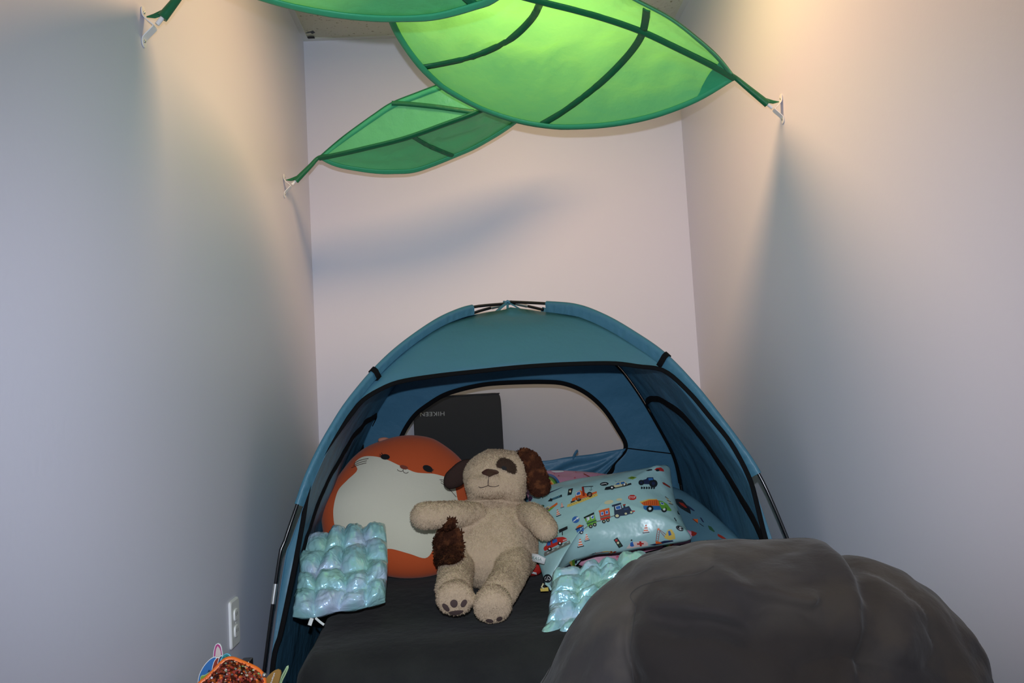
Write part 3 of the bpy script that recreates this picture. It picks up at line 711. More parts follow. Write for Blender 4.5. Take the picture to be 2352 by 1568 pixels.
patch('eye_patch', ch([(1200,410),(1310,432),(1390,480),(1440,560),(1445,620),(1428,683),(1360,676),(1280,638),(1200,590),(1110,566),(1112,490),(1150,438)]), 'patchbrown', .0040, furn=900, ln=.006, wd=.0014)
g = MB(); decal(g, bv, ell(1157.5, 1075.5, 6, 4.5, .3), 'black', .007, 4); g.build('eye', dog)
q = hit(bv, 1125.5, 1085, 0)[0]
g = MB(); nosepx = smooth2(ch([(845,682),(900,632),(980,614),(1070,620),(1130,655),(1132,688),(1060,715),(1010,735),(980,752),(945,735),(885,712)]), 40)
decal(g, bv, nosepx, 'nose', .0085, 4); decal(g, bv, nosepx, 'nose', .004, 4); no = g.build('nose', dog)
g = MB(); m3 = [[(965,750),(958,810),(955,885)], [(785,915),(830,930),(900,910),(955,885)], [(955,885),(1000,905),(1070,910),(1145,888)]]
for p in m3: decal(g, bv, stroke(smooth2(ch(p), 14, False), 1.3), 'thread', .0075, 4)
g.build('mouth', dog)
pads = [ell(1025, 1393, 10.5, 5.2, .85), ell(1043, 1384.5, 8.6, 8.9, 0), ell(1065, 1384, 9.2, 5.8, -1.0), smooth2([(1031,1404),(1040,1401),(1052,1399.5),(1064,1400),(1060,1405),(1050,1409),(1040,1409.5)], 24), ell(1124.5, 1423, 8.5, 3.8, .18), ell(1146.5, 1418.5, 7.2, 4.6, -.4)]
for p in pads:
    g = MB(); decal(g, bv, p, 'paw', .0055, 4); g.build('paw_pad', dog)
# ears
def ear(px, Yb, nrm_, Tf, mt, n, ln, wd, curl, seed):
    nrm_ = Vector(nrm_).normalized(); r_ = catmull([P(x, y, Yb) for x, y in ch(px)], 60, closed=True); c = sum(r_, Vector())/60
    g = MB(); inflate(g, r_, c, nrm_, Tf, Tf, mt, rings=12, pw=3); o = g.build('ear', dog); fur(o, n, ln, wd, 0, lean=.72, seed=seed, curl=curl); return o
ear([(1510,285),(1600,272),(1700,290),(1800,355),(1880,470),(1945,620),(2000,750),(2030,880),(2020,980),(1955,1045),(1850,1070),(1765,1035),(1705,960),(1660,850),(1650,700),(1600,520),(1545,390)], 2.555, (0, -1, .2), .016, 'brown', 3600, .015, .0042, .6, 11)
ear([(640,440),(510,440),(400,490),(285,590),(195,680),(155,780),(155,880),(205,940),(290,958),(400,930),(500,870),(545,760),(600,600)], 2.60, (0, -1, .2), .016, 'darkbrown', 3000, .008, .002, 0, 12)
# side label
g = MB(); lp = c4([(1345,625),(1440,640),(1535,690),(1515,760),(1420,735),(1315,705)]); Yl = [2.47, 2.455, 2.445, 2.445, 2.455, 2.47]
v3 = [P(x, y, Y) for (x, y), Y in zip(lp, Yl)]; g.add(v3, [(0, 5, 4, 1), (1, 4, 3, 2)], 'tag'); lo_ = g.build('label', dog, mods=[('SOLIDIFY', dict(thickness=.0012, offset=0))])
g = MB(); text_decal(g, bvh_of([lo_]), 'IKASA', 960+1425/5.226, 1150+690/5.226, 24, 7.0, .24, 'taggreen', off=.0016, bold=.0); g.build('label_lettering', lo_, smooth=False)

# ------------------------------------------------------------------ PILLOWS
pn = Vector((-.10, -.66, .74)).normalized(); pp0 = P(1262, 1345, 2.46)
pil_px = [(1222,1130),(1262,1122),(1320,1110),(1400,1095),(1470,1083),(1515,1077),(1537,1073),(1541,1090),(1545,1120),(1553,1155),(1568,1195),(1580,1222),(1588,1236),(1570,1241),(1520,1249),(1470,1257),(1420,1266),(1370,1270),(1335,1280),(1305,1290),(1280,1315),(1262,1347),(1252,1340),(1243,1310),(1236,1290),(1228,1262),(1218,1225),(1210,1180),(1212,1150)]
def sat_disp(nr, seed, a=.006):
    def f(q, s_, sg):
        if sg < 0: return Vector((0, 0, 0))
        e_ = s_**2*(1-s_**8); return nr*(a*1.3*nz(q, 11, seed)*e_+a*.9*nz((q.x*9, q.y*22, q.z*22), 1, seed+3)*sstep(.35, .9, s_)*(1-s_**10)*1.5)
    return f
r_ = catmull([PP(x, y, pp0, pn) for x, y in pil_px], 150, closed=True); c = PP(1395, 1180, pp0, pn)
pillow = empty('pillow', (c.x, c.y, .39)); tag(pillow, 'puffy mint satin pillow printed with trains and trucks, right of the puppy plush', 'pillow')
g = MB(); inflate(g, r_, c, pn, .075, .06, 'satin', rings=34, pw=2.6, disp=sat_disp(pn, 4), expo=.62); pc = g.build('pillowcase', pillow)
bvp = bvh_of([pc]); G = MB(); T = lambda L_: [(1200+x/4.612, 1060+y/4.612) for x, y in L_]
lay = [0]
def dp(pts, mt, lv=1): decal(G, bvp, T(pts), mt, .0008+.0006*lv, 7)
def de(cx_, cy_, rx, ry, mt, lv=1, rot=0): dp(ell(cx_, cy_, rx, ry, rot, 18), mt, lv)
def dl(pts, w_, mt, lv=1): dp(stroke(pts, w_), mt, lv)
def wheel(x, y, r_, hub='grey'): de(x, y, r_, r_*.95, 'dark', 2); de(x, y, r_*.42, r_*.4, hub, 3)
# stop sign
dp([(1163+46*math.cos(a), 380+29*math.sin(a)) for a in (math.pi/8+k*math.pi/4 for k in range(8))], 'red'); text_decal(G, bvp, 'STOP', 1200+1163/4.612, 1060+381/4.612, 15, 4.8, -.05, 'whitep', off=.0028, bold=.0)
# train
de(915, 430, 50, 20, 'creamp', 1, -.2); de(1025, 403, 32, 14, 'creamp', 1, -.1)
dl([(650,715),(690,684)], 9, 'grey'); dl([(780,634),(830,626)], 9, 'grey'); dl([(928,588),(980,570)], 9, 'grey')
dp([(968,472),(1045,455),(1058,492),(1128,470),(1152,508),(1170,545),(1085,570),(975,582)], 'navy'); dp([(945,462),(1042,435),(1048,450),(952,480)], 'navy', 2); dp([(1060,455),(1095,448),(1090,464),(1068,468)], 'mast'); dp([(1068,468),(1088,465),(1092,488),(1070,492)], 'navy')
dp([(980,476),(1038,461),(1047,502),(990,514)], 'whitep', 3); dp([(987,480),(1035,467),(1041,500),(995,509)], 'bluep', 4); dp([(1160,518),(1192,520),(1190,530),(1165,532)], 'red', 2)
for x, y, r_ in ((1003,575,31), (1095,552,22), (1153,537,22)): de(x, y, r_, r_*.8, 'navy', 2); de(x, y, r_*.6, r_*.5, 'creamp', 3)
for k in range(4): dl([(1078+k*13, 500-k*2), (1080+k*13, 515-k*2)], 4, 'bluep', 3)
dp([(815,535),(920,508),(932,590),(925,605),(830,622),(824,600)], 'red'); dp([(805,520),(918,490),(925,506),(812,537)], 'orangep', 2); dp([(822,588),(930,566),(931,578),(824,600)], 'grey', 2)
for x in (845, 893): y = 553-(x-845)*.28; dp([(x-17,y-16),(x+14,y-21),(x+17,y+15),(x-13,y+20)], 'whitep', 3); dp([(x-12,y-12),(x+11,y-16),(x+13,y+11),(x-10,y+15)], 'bluep', 4)
wheel(862, 635, 20, 'hub'); wheel(905, 620, 20, 'hub')
dp([(660,605),(762,562),(785,645),(782,655),(695,690),(686,672)], 'greenp'); dp([(648,590),(757,537),(762,556),(656,607)], 'dark', 2); dp([(680,652),(782,615),(784,628),(684,668)], 'darkgreen', 2)
for x in (694, 742): y = 608-(x-694)*.40; dp([(x-17,y-13),(x+12,y-22),(x+18,y+12),(x-11,y+22)], 'whitep', 3); dp([(x-12,y-10),(x+10,y-16),(x+14,y+9),(x-9,y+16)], 'bluep', 4)
wheel(723, 686, 21, 'hub'); wheel(765, 668, 21, 'hub')
dp([(568,722),(645,682),(650,735),(600,762),(582,755)], 'bluep'); dp([(560,715),(645,672),(650,684),(566,728)], 'navy', 2); dp([(575,695),(605,668),(640,676),(640,684),(572,706)], 'orangep', 2); wheel(624, 749, 20, 'whitep')
# dump truck
dp([(1245,430),(1330,402),(1420,402),(1440,415),(1452,470),(1285,466)], 'orangep', 2); dp([(1240,428),(1335,398),(1425,398),(1420,406),(1340,408),(1255,440)], 'yellow', 3)
for k in range(7): dl([(1285+k*22, 425-k*2), (1296+k*21, 462)], 4, 'rust', 3)
dp([(1280,468),(1465,470),(1480,512),(1300,512),(1282,495)], 'blue2'); dp([(1438,412),(1480,420),(1530,450),(1575,510),(1575,524),(1480,514),(1452,470)], 'greenp', 2); dp([(1455,430),(1490,436),(1502,460),(1468,458)], 'whitep', 3); dp([(1460,434),(1487,439),(1496,456),(1471,454)], 'bluep', 4)
wheel(1350, 501, 37, 'whitep'); wheel(1500, 509, 31, 'whitep')
# orange crane truck on sand
dp([(472,482),(478,455),(600,410),(790,335),(797,362),(640,425),(500,478)], 'yellow')
for k in range(12): de(500+k*24, 462-k*9.3, 3, 3, 'dark', 2); de(512+k*24, 448-k*9.3, 3, 3, 'dark', 2)
dp([(520,432),(527,392),(560,375),(572,325),(612,304),(636,345),(700,350),(745,328),(785,315),(790,332),(700,372),(560,412)], 'orangep', 2); dp([(574,334),(608,318),(614,348),(576,360)], 'bluep', 4); dp([(568,330),(610,312),(620,352),(570,366)], 'whitep', 3)
dp([(628,270),(650,264),(664,362),(640,368)], 'mast', 3); dl([(640,270),(700,266),(750,264)], 7, 'dark', 3); dl([(730,268),(728,295)], 4, 'dark', 3); dl([(712,300),(725,308),(738,296)], 5, 'dark', 3); wheel(597, 394, 28, 'grey'); wheel(712, 350, 30, 'grey'); dp([(512,425),(556,412),(556,425),(512,440)], 'dark', 3)
# traffic lights
dp([(487,292),(537,281),(520,350),(477,360)], 'dark'); de(505, 318, 11, 11, 'creamp', 2); de(512, 300, 6, 6, 'mast', 2)
dp([(965,826),(1004,800),(1066,892),(1022,914)], 'dark'); de(994, 832, 13, 13, 'red', 2); de(1012, 858, 13, 13, 'creamp', 2); de(1032, 884, 12, 12, 'darkgreen', 2)
# arrow sign
dp([(268,422),(302,384),(306,393),(418,348),(420,372),(314,410),(320,420)], 'dark'); text_decal(G, bvp, 'AIRPORT', 1200+362/4.612, 1060+383/4.612, 20, 3.2, -.36, 'lightblue', off=.0028, bold=.0)
# plane / cones
dp([(262,522),(300,480),(368,432),(374,452),(330,488),(285,528)], 'orangep'); dp([(262,522),(300,496),(340,472),(330,490),(285,528)], 'greenp', 2); wheel(265, 500, 13, 'hub'); de(215, 470, 18, 12, 'darkgreen', 1); dp([(240,490),(275,470),(300,480),(260,505)], 'creamp', 1)
def cone(cx_, cy_, h_, tl=0):
    R_ = lambda x, y: (cx_+x*h_*math.cos(tl)-y*h_*math.sin(tl), cy_+x*h_*math.sin(tl)+y*h_*math.cos(tl))
    dp([R_(-.42,.42), R_(.42,.30), R_(.46,.42), R_(-.38,.56)], 'dark', 1)
    dp([R_(-.32,.42), R_(-.10,-.52), R_(.08,-.52), R_(.32,.32)], 'whitep', 2)
    for a, b_ in ((-.52,-.36), (-.20,-.04), (.12,.28)):
        wa = .09+.23*(a+.52)/.9; wb = .09+.23*(b_+.52)/.9; dp([R_(-wa,a), R_(wa,a-.04), R_(wb,b_-.04), R_(-wb,b_)], 'orangep', 3)
cone(420, 465, 48, -.15); cone(378, 545, 66, -.2); cone(612, 862, 84, -.08); cone(680, 805, 68, -.1); cone(1308, 713, 86, .02)
# blue arrow disc
de(565, 615, 39, 35, 'bluep', 1, -.3); dl([(540,635),(580,603)], 9, 'whitep', 2); dp([(570,592),(598,590),(590,618)], 'whitep', 2)
# sign board
dp([(386,722),(476,683),(480,714),(392,756)], 'dark'); dp([(418,745),(428,742),(430,780),(421,782)], 'dark')
# red car on road
dp([(228,985),(236,958),(370,905),(500,835),(510,870),(400,925),(238,1006)], 'grey')
for k in range(5): x = 262+k*52; y = 970-k*27; dl([(x, y), (x+24, y-12)], 5, 'whitep', 2)
dp([(226,925),(232,905),(252,888),(266,850),(300,828),(370,803),(430,797),(468,812),(476,836),(440,850),(330,905),(238,948)], 'red', 2); dp([(268,852),(300,836),(303,884),(262,895)], 'bluep', 3); dp([(318,830),(366,815),(372,850),(322,870)], 'bluep', 3); wheel(290, 925, 24, 'whitep'); wheel(400, 865, 25, 'whitep')
for k in range(4): dl([(432+k*11, 830-k*4), (436+k*11, 845-k*4)], 5, 'whitep', 3)
# ambulance
dp([(1098,918),(1138,868),(1180,850),(1300,835),(1330,860),(1330,888),(1240,900),(1130,918)], 'pale'); dp([(1138,890),(1142,860),(1165,842),(1182,890),(1160,898)], 'bluep', 2); dp([(1212,862),(1238,862),(1236,842),(1258,842),(1260,858),(1284,858),(1284,872),(1262,874),(1264,892),(1243,894),(1240,876),(1214,878)], 'red', 2); de(1155, 830, 10, 8, 'dark', 2)
# yellow crane
dp([(1500,800),(1520,765),(1540,720),(1580,715),(1610,760),(1620,815),(1560,830),(1520,815)], 'yellow'); dp([(1540,735),(1562,728),(1578,772),(1550,784)], 'bluep', 2)
for a, b_ in (((1430,715),(1412,845)), ((1455,722),(1435,845)), ((1440,710),(1520,770)), ((1450,728),(1505,790))): dl([a, b_], 5, 'mast', 2)
for k in range(5): dl([(1428-k*3.5, 740+k*22), (1452-k*3.5, 752+k*22)], 3, 'mast', 2)
de(1440, 715, 13, 12, 'orangep', 3); dp([(1408,838),(1452,845),(1480,860),(1412,868)], 'orangep', 3)
de(1395, 800, 40, 20, 'lightblue', 0, .2) if False else None
# 5 sign, diamonds and discs
de(1666, 706, 44, 24, 'dark', 1, .45); text_decal(G, bvp, 'S', 1200+1672/4.612, 1060+708/4.612, 7, 6, .5, 'whitep', off=.0028)
de(867, 237, 46, 19, 'dark', 1, -.08); dl([(835,242),(880,232),(893,240)], 6, 'whitep', 2); dp([(1112,176),(1158,157),(1212,168),(1166,190)], 'limeg'); dl([(1140,176),(1185,170)], 5, 'dark', 2)
# police car
dp([(868,300),(882,272),(960,255),(1000,258),(1100,240),(1150,225),(1155,244),(1090,262),(980,285),(900,300)], 'dark'); dp([(965,262),(1000,222),(1080,206),(1115,238),(1100,252),(985,276)], 'creamp', 2); dp([(980,250),(1005,228),(1030,224),(1030,245)], 'blue2', 3); dp([(1040,222),(1075,214),(1092,234),(1042,243)], 'blue2', 3); wheel(948, 277, 24, 'whitep'); wheel(1080, 243, 24, 'whitep'); dl([(980,205),(1000,212)], 3, 'blue2'); dl([(1035,198),(1022,212)], 3, 'blue2')
# tractor
dp([(1262,225),(1272,196),(1310,185),(1322,168),(1384,166),(1392,202),(1425,232),(1350,240),(1270,238)], 'navy'); dp([(1330,178),(1378,174),(1382,196),(1338,200)], 'blue2', 2); wheel(1258, 224, 30, 'navy'); wheel(1386, 233, 44, 'navy')
for k in range(6): x = 1255+k*26; dp([(x,266),(x+12,266),(x+20,280),(x+10,292),(x,290),(x+8,279)], 'dark')
dp([(1478,218),(1500,222),(1560,262),(1568,282),(1530,262),(1490,240)], 'rust'); dp([(1395,88),(1420,66),(1465,62),(1490,80),(1500,105),(1440,98)], 'red'); de(1430, 92, 20, 12, 'dark', 2); dp([(1305,96),(1340,82),(1372,80),(1375,92),(1330,100)], 'dark')
for k in range(5): dl([(1510+k*10, 370+k*18), (1545+k*12, 400+k*14)], 10, ('creamp' if k % 2 else 'grey'))
dp([(1645,515),(1672,528),(1700,580),(1680,575),(1650,540)], 'dark')
# folded strip of print and excavator along the lower edge
dp([(398,1160),(420,1125),(500,1085),(600,1078),(600,1092),(540,1115),(450,1165)], 'navy'); dp([(480,1140),(520,1108),(590,1092),(560,1125),(500,1150)], 'yellow', 2); dl([(490,1148),(575,1100)], 8, 'greenp', 3); dl([(500,1128),(560,1098)], 6, 'red', 3)
dp([(742,1070),(760,1040),(800,1025),(850,1000),(980,945),(1000,950),(900,1010),(800,1060),(760,1082)], 'mast'); dp([(845,1000),(960,955),(975,965),(860,1012)], 'yellow', 2); wheel(775, 1050, 22, 'navy'); dl([(790,1015),(780,1000)], 8, 'grey')
dp([(1340,880),(1420,862),(1500,835),(1590,830),(1600,842),(1500,862),(1400,885)], 'navy'); dp([(200,375),(420,275),(430,268),(300,318),(195,362)], 'navy')
dp([(45,365),(80,355),(110,385),(90,420),(45,420)], 'purple'); de(85, 392, 16, 18, 'navy', 2)
de(268, 1236, 45, 45, 'dark'); text_decal(G, bvp, 'GO', 1200+268/4.612, 1060+1237/4.612, 12.5, 9.5, -.25, 'whitep', off=.0028, bold=.0)
merge(pc, G)
g = MB(); v3 = [P(1241, 1351, 2.405), P(1259, 1348, 2.40), P(1260, 1357, 2.39), P(1242, 1358, 2.395)]; g.add(v3, [(0, 1, 2, 3)], 'yellow'); g.add([p+Vector((0, .004, -.001)) for p in v3], [(3, 2, 1, 0)], 'yellow')
g.tube([P(1248, 1340, 2.41), P(1244, 1348, 2.405), P(1250, 1352, 2.40)], .0025, 'creamp', n=6); g.tube([P(1254, 1340, 2.41), P(1262, 1346, 2.40), P(1266, 1354, 2.40)], .004, 'satin', n=6); g.build('corner_tag', pillow)
# pink pillow behind and under
pk_px = [(1206,1105),(1215,1092),(1250,1082),(1300,1082),(1340,1084),(1395,1091),(1440,1100),(1500,1120),(1540,1185),(1580,1222),(1620,1238),(1595,1244),(1540,1254),(1480,1268),(1430,1290),(1390,1300),(1340,1300),(1290,1270),(1250,1200),(1215,1150)]
ppn = Vector((-.05, -.68, .73)).normalized(); kp0 = P(1300, 1082, 2.98)
r_ = catmull([PP(x, y, kp0, ppn) for x, y in pk_px], 120, closed=True); c = sum(r_, Vector())/120
pinkp = empty('pillow', (c.x, c.y, .39)); tag(pinkp, 'pink satin pillow with rainbow and red stars, half hidden behind the mint pillow', 'pillow')
g = MB(); inflate(g, r_, c, ppn, .045, .04, 'pink', rings=22, pw=2.6, disp=sat_disp(ppn, 9), expo=.6); pc = g.build('pillowcase', pinkp); bvk = bvh_of([pc]); G = MB()
T9 = lambda L_: [(1200+x/9.408, 1000+y/9.408) for x, y in L_]
def arc(cx_, cy_, r0, r1, mt, lv):
    pts = [(cx_+r0*math.cos(a), cy_-r0*.92*math.sin(a)) for a in (math.pi*k/16 for k in range(17))]+[(cx_+r1*math.cos(a), cy_-r1*.92*math.sin(a)) for a in (math.pi*k/16 for k in range(16, -1, -1))]
    decal(G, bvk, T9(pts), mt, .001+.0004*lv, 6)
for r0, r1, mt in ((290, 245, 'blue2'), (245, 205, 'darkgreen'), (205, 165, 'greenp'), (165, 130, 'yellow'), (130, 110, 'orangep'), (110, 65, 'red')): arc(525, 1090, r0, r1, mt, 1)
decal(G, bvk, T9(smooth2([(560,1180),(590,1110),(660,1070),(740,1075),(800,1062),(880,1090),(860,1110),(700,1160),(560,1200)], 40)), 'whitep', .003, 6)
decal(G, bvk, T9(smooth2([(620,770),(700,768),(850,765),(900,785),(800,800),(690,800)], 30)), 'whitep', .002, 6)
def star(x, y, r_):
    pts = [(x+(r_ if k % 2 == 0 else r_*.42)*math.cos(-math.pi/2+k*math.pi/5), y+(r_ if k % 2 == 0 else r_*.42)*.75*math.sin(-math.pi/2+k*math.pi/5)) for k in range(10)]; decal(G, bvk, pts, 'starred', .002, 8)
for x, y, r_ in ((783,872,26), (1133,915,30), (1143,1005,32), (927,1052,38), (1155,795,18), (1628,878,30), (690,822,18), (1315,876,10), (1400,897,12), (1330,1000,20)): star(1200+x/9.408, 1000+y/9.408, r_/9.408)
for x, y, r_ in ((1418,1278,5), (1480,1262,4), (1447,1268,2)): star(x, y, r_)
decal(G, bvk, stroke(T9([(1320,828),(1440,890),(1555,950)]), 2.2), 'mast', .002, 6); decal(G, bvk, stroke([(1420,1266),(1436,1268),(1449,1274)], 1.6), 'purple', .002, 6)
for k, mt in enumerate(('navy', 'darkgreen', 'greenp', 'yellow', 'orangep', 'red')): decal(G, bvk, [(1522+k*4, 1248), (1527+k*4, 1247), (1527+k*4, 1254), (1522+k*4, 1256)], mt, .002, 6)
decal(G, bvk, T9([(1810,870),(1850,850),(1925,855),(1920,885),(1830,890)]), 'navy', .002, 6)
merge(pc, G)
# second vehicle pillow at the right, behind
p2_px = [(1530,1118),(1556,1122),(1590,1140),(1625,1168),(1660,1200),(1700,1238),(1720,1262),(1690,1275),(1640,1270),(1600,1262),(1575,1240),(1545,1200),(1525,1150)]
n2 = Vector((-.45, -.55, .70)).normalized(); q0 = P(1600, 1250, 2.70)
r_ = catmull([PP(x, y, q0, n2) for x, y in p2_px], 100, closed=True); c = sum(r_, Vector())/100
pil2 = empty('pillow', (c.x, c.y, .39)); tag(pil2, 'shaded blue satin pillow squeezed between the mint pillow and right tent side', 'pillow')
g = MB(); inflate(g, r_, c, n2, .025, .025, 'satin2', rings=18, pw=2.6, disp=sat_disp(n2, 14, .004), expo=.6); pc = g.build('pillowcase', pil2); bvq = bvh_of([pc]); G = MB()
T7 = lambda L_: [(1500+x/7.465, 1050+y/7.465) for x, y in L_]
for pts, mt, lv in (([(362,720),(420,712),(500,730),(555,790),(640,900),(650,975),(560,925),(470,870),(400,800)], 'dark', 1), ([(440,770),(520,790),(590,870),(560,870),(480,820)], 'mast', 2), ([(580,815),(650,860),(720,920),(700,925),(620,880)], 'navy', 1), ([(672,1055),(740,1062),(770,1060),(770,1135),(720,1100)], 'orangep', 1), ([(672,1055),(690,1058),(768,1125),(768,1136)], 'dark', 2), ([(800,1030),(830,1040),(880,1120),(850,1110)], 'navy', 1), ([(800,1130),(870,1180),(870,1192),(800,1142)], 'dark', 1), ([(940,1170),(1000,1190),(1060,1270),(1050,1285),(970,1240)], 'darkgreen', 1), ([(1110,1310),(1190,1350),(1260,1400),(1180,1395),(1110,1350)], 'mast', 1), ([(620,1260),(680,1265),(710,1310),(755,1295),(740,1330),(690,1355),(640,1320)], 'mast', 1)):
    decal(G, bvq, T7(pts), mt, .001+.0005*lv, 6)
merge(pc, G)
# red cushion corner under the dog
g = MB(); rr_ = [P(x, y, 2.60) for x, y in ((1180,1290),(1240,1285),(1243,1314),(1215,1322),(1180,1318))]; r_ = catmull(rr_, 50, closed=True); c = sum(r_, Vector())/50
redc = empty('cushion', (c.x, c.y, .39)); tag(redc, 'red cushion corner with a white mark, between the puppy plush and mint pillow', 'cushion')
inflate(g, r_, c, (0, -.9, .4), .02, .04, 'red', rings=10, pw=3); o = g.build('cover', redc); G = MB(); decal(G, bvh_of([o]), [(1219,1311),(1232,1314),(1233,1319),(1221,1316)], 'whitep', .0015, 5); G.build('mark', redc)

# ------------------------------------------------------------------ PEARL PADS
def pad(corners, nc, nr, T_, seed, warp=1.0, res=18):
    """quilted pad from 4 corner curves; corners = function(u,v)->point (v down)"""
    g = MB(); U = nc*res; V = nr*res
    pts = [[corners(i/U, j/V) for i in range(U+1)] for j in range(V+1)]
    nr_ = [[None]*(U+1) for _ in range(V+1)]
    front = []; back = []
    for j in range(V+1):
        fr = []; bk = []
        for i in range(U+1):
            a = pts[j][max(i-1, 0)]; b_ = pts[j][min(i+1, U)]; c = pts[max(j-1, 0)][i]; d = pts[min(j+1, V)][i]
            n_ = (b_-a).cross(c-d).normalized()
            if n_.dot(O-pts[j][i]) < 0: n_ = -n_
            u_ = i/res; v_ = j/res; u2 = u_+.34*warp*nz((u_*.7, v_, 0), .8, seed)*math.sin(math.pi*i/U); cid = min(math.floor(u2+1e-6), nc-1); v2 = v_+(.30*warp*nz((u_, v_, 3), .8, seed+1)+.75*nz((cid*2.3, seed*.7, 1.5), 1, seed))*math.sin(math.pi*j/V)
            q = abs(math.sin(math.pi*u2)*math.sin(math.pi*v2)); h = q**.47
            cell = 1+.25*nz((math.floor(u_)*3.1, math.floor(v_)*2.7, 0), 1, seed)
            cr_ = (.20*abs(nz((u_*2+v_, v_*4, 0), 1.3, seed+2))+.20*abs(nz((u_*4, v_*2-u_, 0), 1.3, seed+5))+.22*warp*nz((u_, v_, 0), 2.2, seed+8)+.07*nz((u_, v_, 0), 9, seed))*q**.25
            fr.append(pts[j][i]+n_*T_*(h*cell+cr_+.03)); bk.append(pts[j][i]-n_*T_*(.6*h+.03))
        front.append(fr); back.append(bk)
    g.grid(front, 'pearl'); g.grid([r_[::-1] for r_ in back], 'pearl')
    # rim
    loopF = front[0]+[r_[-1] for r_ in front[1:]]+front[-1][-2::-1]+[r_[0] for r_ in front[-2:0:-1]]
    loopB = back[0]+[r_[-1] for r_ in back[1:]]+back[-1][-2::-1]+[r_[0] for r_ in back[-2:0:-1]]
    g.grid([loopB, loopF], 'pearl', closed_u=True)
    return g
def bez(rows):
    R_ = [catmull(r_, 33) for r_ in rows]
    def f(u_, v_):
        col = [r_[min(int(u_*32), 31)].lerp(r_[min(int(u_*32)+1, 32)], u_*32-min(int(u_*32), 31)) for r_ in R_]
        k = v_*(len(col)-1); i = min(int(k), len(col)-2); t_ = k-i
        a, b_, c, d = (col[min(max(i+q, 0), len(col)-1)] for q in (-1, 0, 1, 2))
        return .5*((2*b_)+(c-a)*t_+(2*a-5*b_+4*c-d)*t_*t_+(3*b_-a-3*c+d)*t_**3)
    return f
rowsL = [[P(708,1238,2.56), P(738,1232,2.56), P(792,1214,2.58), P(846,1212,2.60), P(886,1210,2.61)],
         [P(694,1280,2.49), P(735,1278,2.47), P(785,1262,2.49), P(840,1255,2.51), P(889,1252,2.53)],
         [P(688,1330,2.41), P(728,1328,2.39), P(780,1312,2.40), P(838,1303,2.42), P(891,1300,2.44)],
         [P(680,1365,2.34), P(722,1368,2.32), P(772,1358,2.33), P(832,1348,2.34), P(888,1340,2.37)],
         [P(672,1416,2.27), P(720,1418,2.26), P(768,1405,2.28), P(826,1398,2.29), P(885,1383,2.32)]]
t = empty('weighted_lap_pad', (-.42, 2.4, .39)); tag(t, 'shiny aqua pearlescent quilted puff pad propped against the fox plush', 'lap pad', 'pearlescent puff pads')
g = pad(bez(rowsL), 4, 4, .031, 3); g.build('quilted_cover', t)
g = MB(); q = P(722, 1419, 2.24)
for dx, a, l, wd in ((-.006, -.3, .018, .010), (.003, .9, .030, .006)):
    p = q+Vector((dx, 0, 0)); d_ = Vector((math.sin(a)*.8, -.3, -math.cos(a)*.7)).normalized(); g.ribbon([p, p+d_*l*.5+Vector((0, -.002, 0)), p+d_*l], wd, .001, lambda p: Vector((0, -1, .3)).normalized(), 'tag')
g.build('sewn_label', t)
rowsR = [[P(1268,1322,2.36), P(1318,1310,2.38), P(1372,1300,2.40), P(1425,1290,2.41), P(1490,1276,2.42)],
         [P(1268,1345,2.30), P(1315,1335,2.31), P(1368,1322,2.33), P(1420,1312,2.34), P(1490,1300,2.34)],
         [P(1262,1385,2.25), P(1305,1378,2.25), P(1355,1365,2.26), P(1410,1352,2.27), P(1480,1345,2.27)],
         [P(1258,1420,2.20), P(1298,1418,2.20), P(1345,1408,2.20), P(1395,1395,2.20), P(1450,1385,2.20)],
         [P(1236,1474,2.13), P(1280,1472,2.12), P(1330,1465,2.12), P(1380,1452,2.12), P(1430,1440,2.12)]]
t = empty('weighted_lap_pad', (.25, 2.3, .39)); tag(t, 'crumpled aqua pearlescent puff pad between the mint pillow and the bean bag', 'lap pad', 'pearlescent puff pads')
g = pad(bez(rowsR), 4, 5, .026, 33, warp=2.0); g.build('quilted_cover', t)

# ------------------------------------------------------------------ BEAN BAG
bag_px = [(1150,1720),(1215,1630),(1245,1568),(1290,1480),(1340,1392),(1403,1334),(1431,1311),(1459,1289),(1511,1272),(1590,1244),(1700,1240),(1790,1237),(1855,1233),(1882,1243),(1900,1276),(1950,1273),(2000,1286),(2050,1302),(2103,1338),(2140,1370),(2180,1415),(2212,1466),(2232,1520),(2250,1575),(2262,1700),(2250,1860),(2150,1990),(1950,2050),(1700,2060),(1450,2030),(1280,1950),(1170,1840)]
by = 1.52; bn_ = Vector((0, -1, .10)).normalized(); bp0 = P(1750, 1600, by)
r_ = catmull([PP(x, y, bp0, bn_) for x, y in bag_px], 320, closed=True); c = PP(1760, 1640, bp0, bn_)
creases = [([(1420,1290),(1500,1300),(1640,1297),(1800,1305),(1850,1308)], .010, 16), ([(1640,1305),(1700,1335),(1780,1352),(1860,1368)], .013, 12), ([(1700,1300),(1780,1278),(1850,1245)], -.012, 15), ([(1455,1568),(1448,1500),(1455,1430),(1462,1385),(1450,1365),(1480,1345),(1540,1325)], -.013, 11), ([(1470,1385),(1560,1385),(1640,1398),(1720,1420)], .010, 14), ([(1470,1425),(1600,1430),(1720,1425)], -.010, 20), ([(1345,1410),(1400,1405),(1450,1398)], -.010, 22), ([(1520,1300),(1530,1330),(1540,1350)], -.012, 18), ([(1330,1568),(1328,1500),(1340,1430)], -.006, 9), ([(1905,1262),(1920,1310),(1960,1380),(1990,1440)], .010, 26), ([(2010,1290),(2060,1380),(2080,1480)], .006, 24)]
cr2 = [(smooth2(p, 40, False), a, w_) for p, a, w_ in creases]
